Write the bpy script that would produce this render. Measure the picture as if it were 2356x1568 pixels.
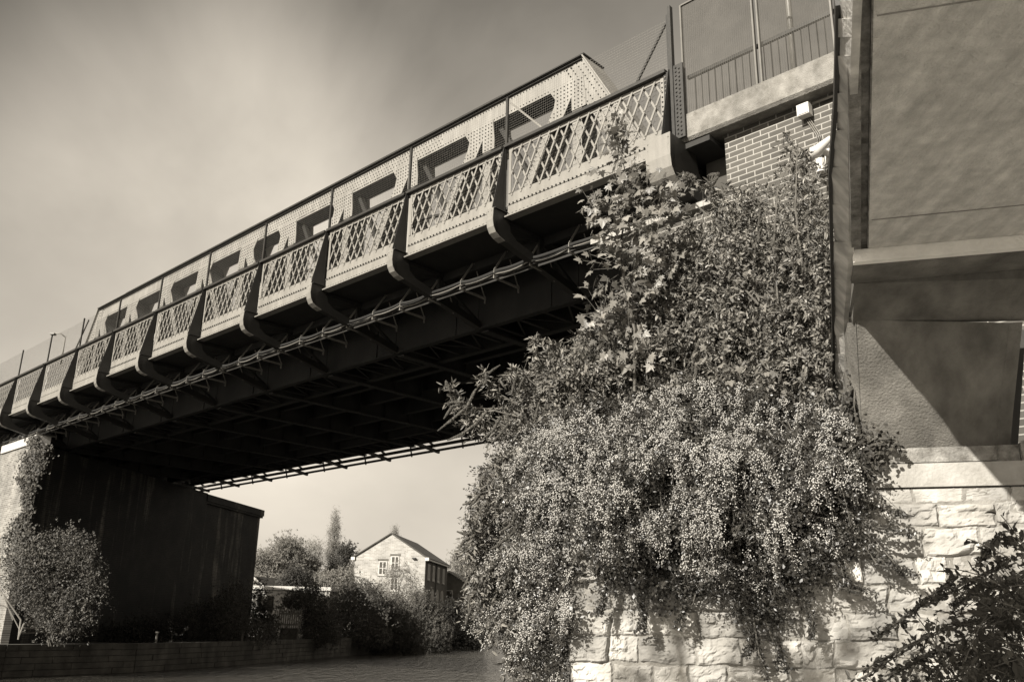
import bpy, math, random
import numpy as np
from mathutils import Vector, Matrix
rng = np.random.default_rng(7); random.seed(7)
for o in list(bpy.data.objects): bpy.data.objects.remove(o)
SC = bpy.context.scene; COL = SC.collection
# ------------------------------------------------------------------ camera
F, CX, CY = 2045.0, 1178.0, 784.0           # focal length and centre for a 2356 px wide picture
up = np.array([122., -6384., F]); up /= np.linalg.norm(up)
fw = np.array([0, 0, 1.]) - up*up[2]; fw /= np.linalg.norm(fw)
rt = np.cross(fw, up)
if rt[0] < 0: rt = -rt
RW = np.array([rt, fw, up])                  # world = RW @ cam (x right, y down, z forward)
HC = 2.1                                     # eye above the water
cam = bpy.data.objects.new('camera', bpy.data.cameras.new('camera')); COL.objects.link(cam)
cx, cy, cz = RW[:, 0], -RW[:, 1], -RW[:, 2]
cam.matrix_world = Matrix(((cx[0], cy[0], cz[0], 0), (cx[1], cy[1], cz[1], 0), (cx[2], cy[2], cz[2], HC), (0, 0, 0, 1)))
cam.data.sensor_width = 36; cam.data.lens = F/2356*36
cam.data.clip_start = 0.05; cam.data.clip_end = 3000
SC.camera = cam
SC.render.resolution_x, SC.render.resolution_y = 1024, 681
# ------------------------------------------------------------------ light
SUN_EL = math.radians(27); sh = np.array([-.63, -.775]); sh /= np.linalg.norm(sh)
SUN = np.array([sh[0]*math.cos(SUN_EL), sh[1]*math.cos(SUN_EL), math.sin(SUN_EL)])
sl = bpy.data.lights.new('sun', 'SUN'); sl.energy = 5.0; sl.angle = math.radians(.55); sl.color = (1, .945, .85)
so = bpy.data.objects.new('sun', sl); COL.objects.link(so); so.location = (-30, -30, 30)
so.rotation_euler = Vector((-SUN[0], -SUN[1], -SUN[2])).to_track_quat('-Z', 'Y').to_euler()
SC.view_settings.view_transform = 'Standard'; SC.view_settings.look = 'None'
SC.view_settings.exposure = 1.12; SC.view_settings.gamma = 1
w = bpy.data.worlds.new('World'); SC.world = w; w.use_nodes = True
nt = w.node_tree; nt.nodes.clear()
def N_(t, **k):
    n = nt.nodes.new(t)
    for a, b in k.items(): setattr(n, a, b)
    return n
out = N_('ShaderNodeOutputWorld'); bg = N_('ShaderNodeBackground'); bg.inputs[1].default_value = .1
sky = N_('ShaderNodeTexSky', sky_type='NISHITA', sun_disc=False)
sky.sun_elevation = SUN_EL; sky.sun_rotation = math.atan2(SUN[0], SUN[1]); sky.air_density = 1.3; sky.dust_density = 2.2; sky.ozone_density = 1.5
bw = N_('ShaderNodeRGBToBW'); pw = N_('ShaderNodeMath', operation='POWER'); pw.inputs[1].default_value = SKYP = 1.0
tc = N_('ShaderNodeTexCoord'); mp = N_('ShaderNodeMapping'); mp.inputs['Scale'].default_value = (1.2, 1.1, 1.5); mp.inputs['Rotation'].default_value = (.9, .5, .7)
nz = N_('ShaderNodeTexNoise'); nz.inputs['Scale'].default_value = 1.5; nz.inputs['Detail'].default_value = 6; nz.inputs['Roughness'].default_value = .52; nz.inputs['Distortion'].default_value = .35
rp = N_('ShaderNodeValToRGB'); rp.color_ramp.elements[0].position = .40; rp.color_ramp.elements[1].position = .66
sx = N_('ShaderNodeSeparateXYZ')
# thin high cloud, thicker towards the horizon and to the left of the bridge
gz = N_('ShaderNodeMapRange'); gz.inputs[1].default_value = .0; gz.inputs[2].default_value = .62; gz.inputs[3].default_value = 1.0; gz.inputs[4].default_value = .16
m1 = N_('ShaderNodeMath', operation='MULTIPLY'); m2 = N_('ShaderNodeMath', operation='ADD')
mul = N_('ShaderNodeMath', operation='MULTIPLY'); mulc = N_('ShaderNodeVectorMath', operation='MULTIPLY'); mulc.inputs[1].default_value = (1, .905, .765)
L = nt.links.new
L(sky.outputs[0], bw.inputs[0]); L(bw.outputs[0], pw.inputs[0])
L(tc.outputs['Generated'], mp.inputs[0]); L(mp.outputs[0], nz.inputs[0]); L(nz.outputs[0], rp.inputs[0])
L(tc.outputs['Generated'], sx.inputs[0]); L(sx.outputs[2], gz.inputs[0])
L(rp.outputs[0], m1.inputs[0]); m1.inputs[1].default_value = 1.9          # cloud gain
L(gz.outputs[0], m2.inputs[0]); L(m1.outputs[0], m2.inputs[1])
ad = N_('ShaderNodeMath', operation='MULTIPLY_ADD'); ad.inputs[1].default_value = .85; L(m2.outputs[0], ad.inputs[0]); L(pw.outputs[0], ad.inputs[2])
def dirpx(x, y): v = RW @ np.array([x-CX, y-CY, F]); return v/np.linalg.norm(v)
gain = N_('ShaderNodeMapRange'); gain.inputs[1].default_value = .02; gain.inputs[2].default_value = .5; gain.inputs[3].default_value = .60; gain.inputs[4].default_value = .57; L(sx.outputs[2], gain.inputs[0])
tot = N_('ShaderNodeMath', operation='MULTIPLY'); L(ad.outputs[0], tot.inputs[0]); L(gain.outputs[0], tot.inputs[1])
dt = N_('ShaderNodeVectorMath', operation='DOT_PRODUCT'); dt.inputs[1].default_value = tuple(dirpx(450, 640)); L(tc.outputs['Generated'], dt.inputs[0])
lobe = N_('ShaderNodeMapRange', interpolation_type='SMOOTHSTEP'); lobe.inputs[1].default_value = math.cos(math.radians(20)); lobe.inputs[2].default_value = 1.0; lobe.inputs[3].default_value = 0; lobe.inputs[4].default_value = 2.1; L(dt.outputs['Value'], lobe.inputs[0])
lm = N_('ShaderNodeMapRange'); lm.inputs[1].default_value = .3; lm.inputs[2].default_value = .7; lm.inputs[3].default_value = .75; lm.inputs[4].default_value = 1.3; L(nz.outputs[0], lm.inputs[0])
lo_ = N_('ShaderNodeMath', operation='MULTIPLY'); L(lobe.outputs[0], lo_.inputs[0]); L(lm.outputs[0], lo_.inputs[1])
dt2 = N_('ShaderNodeVectorMath', operation='DOT_PRODUCT'); dt2.inputs[1].default_value = tuple(dirpx(-420, 250)); L(tc.outputs['Generated'], dt2.inputs[0])
clr = N_('ShaderNodeMapRange', interpolation_type='SMOOTHSTEP'); clr.inputs[1].default_value = math.cos(math.radians(27)); clr.inputs[2].default_value = 1.0; clr.inputs[3].default_value = 1; clr.inputs[4].default_value = .42; L(dt2.outputs['Value'], clr.inputs[0])
tq = N_('ShaderNodeMath', operation='MULTIPLY'); L(tot.outputs[0], tq.inputs[0]); L(clr.outputs[0], tq.inputs[1]); tot = tq
fin_ = N_('ShaderNodeMath', operation='ADD'); L(tot.outputs[0], fin_.inputs[0]); L(lo_.outputs[0], fin_.inputs[1]); ad = fin_
cmb = N_('ShaderNodeCombineXYZ'); 
for i in range(3): L(ad.outputs[0], cmb.inputs[i])
L(cmb.outputs[0], mulc.inputs[0]); L(mulc.outputs[0], bg.inputs[0]); L(bg.outputs[0], out.inputs[0])
# ------------------------------------------------------------------ frames of reference
D = np.array([-.72324451, .69059204, 0.]); NN = np.array([.69059204, .72324451, 0.]); UZ = np.array([0, 0, 1.])
T = np.array([.958, -.286, 0]); MM = np.array([.286, .958, 0])
def B(s, n, z): return D*s + NN*n + UZ*(z+HC)         # bridge frame (z measured from eye height)
def W(t, m, z): return T*t + MM*m + UZ*(z+HC)         # pier frame
def V(x, y, z): return np.array([x, y, z+HC], float)
def ray(x, y):
    v = np.array([x-CX, y-CY, F]); return RW @ v
def at(x, y, nrm, k):                                    # point seen at (x, y) on the plane P.nrm = k
    r = ray(x, y); r = r*(k/(r @ nrm)); r[2] += HC; return r
# ------------------------------------------------------------------ mesh builder
class MB:
    def __init__(s): s.v = []; s.f = []; s.n = 0
    def add(s, v, f):
        v = np.asarray(v, float).reshape(-1, 3)
        if len(v) == 0: return
        if isinstance(f, np.ndarray): s.f.append(f+s.n)
        else:
            by = {}
            for q in f: by.setdefault(len(q), []).append(q)
            for k, q in by.items(): s.f.append(np.array(q, int)+s.n)
        s.v.append(v); s.n += len(v)
    def hexa(s, p):   # 8 points: bottom 4, top 4
        s.add(p, [(0, 3, 2, 1), (4, 5, 6, 7), (0, 1, 5, 4), (1, 2, 6, 5), (2, 3, 7, 6), (3, 0, 4, 7)])
    def box(s, fr, a, b):   # box in a frame function fr between corners a and b
        (x0, y0, z0), (x1, y1, z1) = a, b
        s.hexa([fr(*p) for p in ((x0, y0, z0), (x1, y0, z0), (x1, y1, z0), (x0, y1, z0), (x0, y0, z1), (x1, y0, z1), (x1, y1, z1), (x0, y1, z1))])
    def bar(s, p, q, w, h, u=UZ):
        p = np.asarray(p, float); q = np.asarray(q, float); d = q-p; d = d/(np.linalg.norm(d)+1e-12)
        a = np.cross(d, u)
        if np.linalg.norm(a) < 1e-4: a = np.cross(d, np.array([1, 0, 0.]))
        a /= np.linalg.norm(a); b = np.cross(a, d)
        a = a*w/2; b = b*h/2
        s.hexa([p-a-b, p+a-b, p+a+b, p-a+b, q-a-b, q+a-b, q+a+b, q-a+b])
    def tube(s, pts, r, n=6, cap=True):
        pts = np.asarray(pts, float); m = len(pts); r = np.broadcast_to(np.asarray(r, float), (m,))
        t = np.gradient(pts, axis=0); t /= np.linalg.norm(t, axis=1)[:, None]+1e-12
        u = np.cross(t, UZ); bad = np.linalg.norm(u, axis=1) < .05; u[bad] = np.cross(t[bad], np.array([1, 0, 0.])); u /= np.linalg.norm(u, axis=1)[:, None]
        wv = np.cross(t, u); an = np.linspace(0, 2*math.pi, n, endpoint=False)
        v = pts[:, None] + r[:, None, None]*(np.cos(an)[None, :, None]*u[:, None] + np.sin(an)[None, :, None]*wv[:, None])
        i = np.arange(m-1)[:, None]*n; j = np.arange(n)[None]; k = (np.arange(n)+1)[None] % n
        f = np.stack([i+j, i+k, i+k+n, i+j+n], -1).reshape(-1, 4)
        s.add(v.reshape(-1, 3), f)
        if cap and m > 1: s.f.append(np.array([list(range(n))[::-1]])+s.n-m*n); s.f.append(np.array([list(range(n))])+s.n-n)
    def prism(s, poly, fr, n0, n1):   # polygon of (a, z) in planes y = n0 / n1 of frame fr
        m = len(poly); v = [fr(a, n0, z) for a, z in poly]+[fr(a, n1, z) for a, z in poly]
        s.add(v, [tuple(range(m))[::-1], tuple(range(m, 2*m))]+[(i, (i+1) % m, (i+1) % m+m, i+m) for i in range(m)])
    def prism_s(s, poly, fr, s0, s1):   # polygon of (n, z) extruded along s
        m = len(poly); v = [fr(s0, a, z) for a, z in poly]+[fr(s1, a, z) for a, z in poly]
        s.add(v, [tuple(range(m)), tuple(range(m, 2*m))[::-1]]+[(i+m, (i+1) % m+m, (i+1) % m, i) for i in range(m)])
    def rivets(s, P, nrm, r=.018, h=.012):
        P = np.asarray(P, float).reshape(-1, 3)
        if len(P) == 0: return
        nrm = np.asarray(nrm, float); a = np.cross(nrm, UZ)
        if np.linalg.norm(a) < .1: a = np.array([1, 0, 0.])
        a /= np.linalg.norm(a); b = np.cross(nrm, a)
        an = np.linspace(0, 2*math.pi, 6, endpoint=False); ring = r*(np.cos(an)[:, None]*a+np.sin(an)[:, None]*b)
        v = np.concatenate([P[:, None]+ring[None], P[:, None]+ring[None]*.6+nrm*h], 1).reshape(-1, 3)
        base = (np.arange(len(P))*12)[:, None, None]
        side = np.array([(i, (i+1) % 6, (i+1) % 6+6, i+6) for i in range(6)])
        s.f.append((base+side[None]).reshape(-1, 4)+s.n); s.f.append((base[:, :, 0]+np.arange(6, 12)[None])+s.n)
        s.v.append(v); s.n += len(v)
    def build(s, name, mat, parent=None, smooth=False):
        me = bpy.data.meshes.new(name)
        v = np.concatenate(s.v) if s.v else np.zeros((0, 3))
        inv = None
        if parent is not None: v = v-np.array(ORI[parent.name])
        loops = [a.reshape(-1) for a in s.f]; sizes = [np.full(len(a), a.shape[1]) for a in s.f]
        lo = np.concatenate(loops).astype(np.int32); sz = np.concatenate(sizes).astype(np.int32)
        if parent is None:
            org = np.array([v[:, 0].mean(), v[:, 1].mean(), v[:, 2].min()]); v = v-org
        me.vertices.add(len(v)); me.vertices.foreach_set('co', v.astype(np.float32).ravel())
        me.loops.add(len(lo)); me.loops.foreach_set('vertex_index', lo)
        me.polygons.add(len(sz)); me.polygons.foreach_set('loop_start', np.concatenate([[0], np.cumsum(sz)[:-1]]).astype(np.int32))
        me.update(calc_edges=True); me.validate()
        me.materials.append(mat)
        me.polygons.foreach_set('use_smooth', np.full(len(me.polygons), bool(smooth)))
        o = bpy.data.objects.new(name, me); COL.objects.link(o)
        if parent is not None: o.parent = parent; ORI[o.name] = ORI[parent.name]
        else: o.location = org; ORI[o.name] = tuple(org)
        return o
ORI = {}
def absorb(o, mb, mt):
    """add small surface pieces (rivets) to the mesh of the part they sit on"""
    me = o.data; nv = len(me.vertices); co = np.empty(nv*3, np.float32); me.vertices.foreach_get('co', co)
    lo = np.empty(len(me.loops), np.int32); me.loops.foreach_get('vertex_index', lo); lt = np.empty(len(me.polygons), np.int32); me.polygons.foreach_get('loop_total', lt)
    if not mb.v: return
    v = np.concatenate(mb.v)-np.array(ORI[o.name]); l2 = np.concatenate([a.reshape(-1) for a in mb.f]).astype(np.int32)+nv; s2 = np.concatenate([np.full(len(a), a.shape[1]) for a in mb.f]).astype(np.int32)
    n = bpy.data.meshes.new(me.name+'_r'); co = np.concatenate([co, v.astype(np.float32).ravel()]); lo = np.concatenate([lo, l2]); sz = np.concatenate([lt, s2])
    n.vertices.add(len(co)//3); n.vertices.foreach_set('co', co); n.loops.add(len(lo)); n.loops.foreach_set('vertex_index', lo); n.polygons.add(len(sz))
    n.polygons.foreach_set('loop_start', np.concatenate([[0], np.cumsum(sz)[:-1]]).astype(np.int32)); n.update(calc_edges=True)
    for m_ in me.materials: n.materials.append(m_)
    n.materials.append(mt); mi = np.zeros(len(sz), np.int32); mi[len(lt):] = 1; n.polygons.foreach_set('material_index', mi); n.polygons.foreach_set('use_smooth', np.zeros(len(sz), bool))
    o.data = n
def empty(name, loc, label, cat, group=None):
    o = bpy.data.objects.new(name, None); COL.objects.link(o); o.location = Vector(loc); ORI[o.name] = tuple(loc)
    o.empty_display_size = .3
    return tag(o, label, cat, group)
def tag(o, label=None, cat=None, group=None, kind=None):
    if label: o['label'] = label
    if cat: o['category'] = cat
    if group: o['group'] = group
    if kind: o['kind'] = kind
    return o
def struct(o): o['kind'] = 'structure'; return o
# ------------------------------------------------------------------ materials (sepia monochrome)
def tint(l):
    k = min(1, max(0, (l-.02)/.3)); return (l*1.0, l*(.93+.04*k), l*(.80+.11*k), 1)
def mat(name, lum, var=.25, scale=4, rough=.7, bump=.3, bscale=None, metal=0, streak=None, island=0, spec=.4, trans=0, stretch=(1, 1, 1), dark=None):
    m = bpy.data.materials.new(name); m.use_nodes = True; t = m.node_tree; t.nodes.clear(); l = t.links.new
    o = t.nodes.new('ShaderNodeOutputMaterial'); p = t.nodes.new('ShaderNodeBsdfPrincipled')
    p.inputs['Roughness'].default_value = rough; p.inputs['Metallic'].default_value = metal; p.inputs['Specular IOR Level'].default_value = spec
    tc = t.nodes.new('ShaderNodeTexCoord'); mp = t.nodes.new('ShaderNodeMapping'); mp.inputs['Scale'].default_value = stretch
    l(tc.outputs['Object'], mp.inputs[0])
    n = t.nodes.new('ShaderNodeTexNoise'); n.inputs['Scale'].default_value = scale; n.inputs['Detail'].default_value = 6; n.inputs['Roughness'].default_value = .62
    l(mp.outputs[0], n.inputs[0])
    r = t.nodes.new('ShaderNodeValToRGB'); e = r.color_ramp.elements
    e[0].position = .32; e[1].position = .68; e[0].color = tint(lum*(1-var)); e[1].color = tint(lum*(1+var)); l(n.outputs[0], r.inputs[0])
    colr = r.outputs[0]
    if streak:   # rain streaks: noise stretched along the vertical
        mp2 = t.nodes.new('ShaderNodeMapping'); mp2.inputs['Scale'].default_value = (streak[0], streak[0], streak[1]); l(tc.outputs['Object'], mp2.inputs[0])
        n2 = t.nodes.new('ShaderNodeTexNoise'); n2.inputs['Scale'].default_value = 1; n2.inputs['Detail'].default_value = 4; l(mp2.outputs[0], n2.inputs[0])
        mr = t.nodes.new('ShaderNodeMapRange'); mr.inputs[1].default_value = .35; mr.inputs[2].default_value = .7; mr.inputs[3].default_value = 1-streak[2]; mr.inputs[4].default_value = 1+streak[2]*.6; l(n2.outputs[0], mr.inputs[0])
        vm = t.nodes.new('ShaderNodeVectorMath'); vm.operation = 'SCALE'; l(colr, vm.inputs[0]); l(mr.outputs[0], vm.inputs['Scale']); colr = vm.outputs[0]
    if island:
        g = t.nodes.new('ShaderNodeNewGeometry'); mr = t.nodes.new('ShaderNodeMapRange'); mr.inputs[3].default_value = 1-island; mr.inputs[4].default_value = 1+island; l(g.outputs['Random Per Island'], mr.inputs[0])
        vm = t.nodes.new('ShaderNodeVectorMath'); vm.operation = 'SCALE'; l(colr, vm.inputs[0]); l(mr.outputs[0], vm.inputs['Scale']); colr = vm.outputs[0]
    l(colr, p.inputs['Base Color'])
    if bump:
        b = t.nodes.new('ShaderNodeBump'); b.inputs['Strength'].default_value = bump; b.inputs['Distance'].default_value = .02
        n3 = t.nodes.new('ShaderNodeTexNoise'); n3.inputs['Scale'].default_value = bscale or scale*6; n3.inputs['Detail'].default_value = 5; l(tc.outputs['Object'], n3.inputs[0]); l(n3.outputs[0], b.inputs['Height']); l(b.outputs[0], p.inputs['Normal'])
    if trans:
        td = t.nodes.new('ShaderNodeBsdfTranslucent'); l(colr, td.inputs[0]); ms = t.nodes.new('ShaderNodeMixShader'); ms.inputs[0].default_value = trans
        l(p.outputs[0], ms.inputs[1]); l(td.outputs[0], ms.inputs[2]); l(ms.outputs[0], o.inputs[0])
    else: l(p.outputs[0], o.inputs[0])
    return m
def brickmat(name, lum, mortar, ax, bw_=.225, bh=.075, ms=.012, var=.3, stain=.5, rough=.85, streaks=0):
    """bricks laid in the vertical plane whose horizontal axis is ax"""
    m = mat(name, lum, 0.01, 2, rough, 0); t = m.node_tree; l = t.links.new
    p = [n for n in t.nodes if n.type == 'BSDF_PRINCIPLED'][0]
    tc = [n for n in t.nodes if n.type == 'TEX_COORD'][0]
    dt = t.nodes.new('ShaderNodeVectorMath'); dt.operation = 'DOT_PRODUCT'; dt.inputs[1].default_value = tuple(ax); l(tc.outputs['Object'], dt.inputs[0])
    sp = t.nodes.new('ShaderNodeSeparateXYZ'); l(tc.outputs['Object'], sp.inputs[0])
    cb = t.nodes.new('ShaderNodeCombineXYZ'); l(dt.outputs['Value'], cb.inputs[0]); l(sp.outputs[2], cb.inputs[1])
    bt = t.nodes.new('ShaderNodeTexBrick'); l(cb.outputs[0], bt.inputs[0])
    bt.inputs['Scale'].default_value = 1; bt.inputs['Brick Width'].default_value = bw_; bt.inputs['Row Height'].default_value = bh; bt.inputs['Mortar Size'].default_value = ms; bt.inputs['Mortar Smooth'].default_value = .2
    bt.inputs['Color1'].default_value = tint(lum*(1-var)); bt.inputs['Color2'].default_value = tint(lum*(1+var)); bt.inputs['Mortar'].default_value = tint(mortar); bt.inputs['Bias'].default_value = -.1
    n2 = t.nodes.new('ShaderNodeTexNoise'); n2.inputs['Scale'].default_value = .9; n2.inputs['Detail'].default_value = 7; l(tc.outputs['Object'], n2.inputs[0])
    mr = t.nodes.new('ShaderNodeMapRange'); mr.inputs[1].default_value = .35; mr.inputs[2].default_value = .7; mr.inputs[3].default_value = 1-stain; mr.inputs[4].default_value = 1.15; l(n2.outputs[0], mr.inputs[0])
    vm = t.nodes.new('ShaderNodeVectorMath'); vm.operation = 'SCALE'; l(bt.outputs['Color'], vm.inputs[0]); l(mr.outputs[0], vm.inputs['Scale'])
    if streaks:
        mp2 = t.nodes.new('ShaderNodeMapping'); mp2.inputs['Scale'].default_value = (.75, .75, .06); l(tc.outputs['Object'], mp2.inputs[0])
        n5 = t.nodes.new('ShaderNodeTexNoise'); n5.inputs['Scale'].default_value = 1; n5.inputs['Detail'].default_value = 7; n5.inputs['Roughness'].default_value = .7; l(mp2.outputs[0], n5.inputs[0])
        m5 = t.nodes.new('ShaderNodeMapRange'); m5.inputs[1].default_value = .52; m5.inputs[2].default_value = .72; m5.inputs[3].default_value = .75; m5.inputs[4].default_value = streaks; l(n5.outputs[0], m5.inputs[0])
        v5 = t.nodes.new('ShaderNodeVectorMath'); v5.operation = 'SCALE'; l(vm.outputs[0], v5.inputs[0]); l(m5.outputs[0], v5.inputs['Scale']); vm = v5
    for k in list(p.inputs['Base Color'].links): t.links.remove(k)
    l(vm.outputs[0], p.inputs['Base Color'])
    b = t.nodes.new('ShaderNodeBump'); b.inputs['Strength'].default_value = .5; b.inputs['Distance'].default_value = .01; b.invert = True
    l(bt.outputs['Fac'], b.inputs['Height']); l(b.outputs[0], p.inputs['Normal'])
    return m
M = {}
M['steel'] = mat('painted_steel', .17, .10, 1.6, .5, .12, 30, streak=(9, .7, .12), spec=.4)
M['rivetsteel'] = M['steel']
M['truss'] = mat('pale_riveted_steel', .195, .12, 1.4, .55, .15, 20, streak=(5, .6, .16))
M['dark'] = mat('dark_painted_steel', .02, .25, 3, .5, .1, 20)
M['under'] = mat('dirty_shaded_steel', .011, .45, 1.2, .75, .2, 14, streak=(3, .8, .3))  # dirty underside steel, with its deep shade put into the colour
M['fin'] = mat('shaded_bracket_paint', .013, .2, 3, .5, .1)  # shade of the bracket sides, braces and rivets put into the colour
M['wire'] = mat('galvanised_wire', .20, .1, 3, .5, 0)
M['rail'] = mat('dull_railing_paint', .10, .2, 3, .5, 0)
M['deckcon'] = mat('pebbly_concrete', .175, .32, 5, .9, .9, 60, streak=(2.2, .8, .25))
M['con'] = mat('board_marked_concrete', .13, .34, 2.2, .85, .6, 40, stretch=(1.6, 1, 1), streak=(3, .8, .25))
M['consof'] = mat('grey_concrete_soffit', .56, .20, 2.5, .85, 1.0, 60, stretch=(3.2, .5, 1), streak=(9, 1, .16))
M['conrough'] = mat('mossy_concrete', .2, .5, 7, .95, 1, 40, streak=(3, .7, .3))
M['nosing'] = mat('sunlit_pale_concrete', .75, .12, 3, .85, .6, 30)  # concrete edge whitened to look sunlit although the deck shades it
M['conlight'] = mat('pale_concrete', .25, .22, 3, .85, .6, 30)
M['stone'] = mat('rock_faced_limestone', .29, .34, 2.6, .95, 1.0, 9, island=.3, streak=(1.3, .8, .42))
M['mortar'] = mat('mortar', .17, .4, 6, .95, .6)
M['brick'] = brickmat('red_brick_light_mortar', .062, .23, D, .30, .10, .010, .22, .15)
M['bricklow'] = brickmat('old_brick', .075, .16, D, .24, .08, .012, .3, .5)
M['bearing'] = mat('shaded_concrete', .05, .4, 1.2, .9, .3)  # concrete darkened in colour to stand for the shade below the slab
AX = np.array([.1736, .9848, 0])
M['farbrick'] = brickmat('shaded_brick', .013, .024, AX, .26, .085, .012, .45, .75, streaks=14)  # far abutment brick, shade put into its colour; sunlit end has a paler copy
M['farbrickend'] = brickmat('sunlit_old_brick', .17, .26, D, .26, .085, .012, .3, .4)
M['coping'] = mat('pale_coping_stone', .3, .2, 4, .9, .5)
M['leafA'] = mat('small_dark_leaves', .032, .35, 2, .4, 0, island=.6, trans=.08, spec=.5)
M['leafB'] = mat('grey_green_leaves', .11, .4, 1.4, .5, 0, island=.7, trans=.1, spec=.35)
M['leafC'] = mat('pale_maple_leaves', .14, .25, 2, .45, 0, island=.5, trans=.25, spec=.4)
M['leafE'] = mat('near_shrub_leaves', .04, .3, 2, .6, 0, island=.5, trans=.1, spec=.2)
M['leafD'] = mat('dark_shade_leaves', .018, .3, 2, .6, 0, island=.4, trans=.1, spec=.2)
M['berry'] = mat('pale_berries', .36, .15, 3, .4, 0, island=.25, spec=.4)
M['spike'] = mat('seed_spikes', .06, .35, 40, .9, 0, island=.25)
M['bark'] = mat('bark', .075, .35, 8, .9, .6)
M['ivy'] = mat('ivy_leaves', .045, .3, 2, .6, 0, island=.5, trans=.1, spec=.25)
M['treeA'] = mat('autumn_crown', .13, .3, .4, .7, 0, island=.35, trans=.2)
M['treeB'] = mat('pale_crown', .2, .25, .4, .7, 0, island=.3, trans=.2)
M['treeC'] = mat('dark_crown', .028, .3, .4, .7, 0, island=.35, trans=.1)
M['bushleaf'] = mat('riverside_leaves', .055, .35, 1.2, .6, 0, island=.6, trans=.15)
M['bankleaf'] = mat('bank_leaves', .055, .35, .6, .7, 0, island=.5, trans=.15)
M['house'] = brickmat('buff_brick', .27, .33, (1, -.12, 0), .5, .16, .02, .22, .18)
M['skyglass'] = mat('sky_pale_glass', .22, .2, 3, .4, 0)  # window glass with the sky's reflection put into its colour
M['housedark'] = mat('brown_brick', .085, .2, 2, .9, .2)
M['roof'] = mat('slate_roof', .05, .25, 2, .8, .3, streak=(3, 3, .15))
M['white'] = mat('white_paint', .4, .06, 3, .5, 0)
M['glass'] = mat('dark_glass', .05, .1, 3, .12, 0)
M['screen'] = mat('streaked_pale_boards', .5, .25, 2, .85, .4, 20, streak=(5, .5, .35))
M['path'] = mat('pale_bounce_ground', .30, .2, 2, .95, .5)  # unseen near ground, made pale to bounce light up to the ramp soffit
M['ground'] = mat('dark_earth', .03, .5, .6, .95, .5)
M['blockwall'] = mat('mossy_block', .062, .45, 1.2, .95, .8, 9, streak=(1.5, .9, .35))
M['wood'] = mat('weathered_wood', .12, .3, 6, .85, .3)
M['plastic'] = mat('white_plastic', .42, .04, 3, .5, 0)
M['cable'] = mat('black_cable', .009, .2, 3, .7, 0)
M['pipe'] = mat('pale_conduit', .13, .1, 3, .4, 0)
M['chain'] = mat('rusty_chain', .03, .3, 3, .7, 0)
# water
m = bpy.data.materials.new('river_water'); m.use_nodes = True; t = m.node_tree; p = t.nodes['Principled BSDF']
p.inputs['Base Color'].default_value = tint(.04); p.inputs['Roughness'].default_value = .06; p.inputs['IOR'].default_value = 1.33; p.inputs['Specular IOR Level'].default_value = .5
tc_ = t.nodes.new('ShaderNodeTexCoord'); mp_ = t.nodes.new('ShaderNodeMapping'); mp_.inputs['Scale'].default_value = (2.3, .55, 1); mp_.inputs['Rotation'].default_value = (0, 0, .25)
n_ = t.nodes.new('ShaderNodeTexNoise'); n_.inputs['Scale'].default_value = 1.15; n_.inputs['Detail'].default_value = 5; n_.inputs['Roughness'].default_value = .6
b_ = t.nodes.new('ShaderNodeBump'); b_.inputs['Strength'].default_value = 1.0; b_.inputs['Distance'].default_value = .45
t.links.new(tc_.outputs['Object'], mp_.inputs[0]); t.links.new(mp_.outputs[0], n_.inputs[0]); t.links.new(n_.outputs[0], b_.inputs['Height']); t.links.new(b_.outputs[0], p.inputs['Normal'])
M['water'] = m
# ------------------------------------------------------------------ ground and water
def sheet(name, pts, mt):
    b = MB(); b.add(pts, [tuple(range(len(pts)))]); o = b.build(name, mt); return struct(o)
sheet('water', [V(-900, -60, -2.1), V(900, -60, -2.1), V(900, 1500, -2.1), V(-900, 1500, -2.1)], M['water'])
bank = [(-60, 10), (-22.3, 26), (-17.9, 33.7), (-15.1, 38.4), (-13, 46.8), (-9.9, 68), (-7.0, 78), (-5.0, 97), (-5.6, 124), (-9, 165), (-12, 230), (10, 300), (120, 400), (600, 700), (600, 1400), (-900, 1400), (-900, 10)]
b = MB(); b.prism([], V, 0, 0) if 0 else None
m_ = len(bank); b.add([V(x, y, -1.02) for x, y in bank]+[V(x, y, -3) for x, y in bank], [tuple(range(m_))]+[(i, i+m_, (i+1) % m_+m_, (i+1) % m_) for i in range(m_)])
struct(b.build('ground_far_bank', M['ground']))
near = [(-60, -60), (-60, -9), (-9, -1.5), (-1.3, 2.5), (-1.0, 8.6), (-.2, 9.3), (0.4, 12.5), (1.3, 15.6), (9, 25), (40, 60), (200, 100), (300, -60)]
b = MB(); m_ = len(near); b.add([V(x, y, -1.62) for x, y in near]+[V(x, y, -3) for x, y in near], [tuple(range(m_))]+[(i, i+m_, (i+1) % m_+m_, (i+1) % m_) for i in range(m_)])
struct(b.build('ground_near_bank', M['path']))
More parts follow.
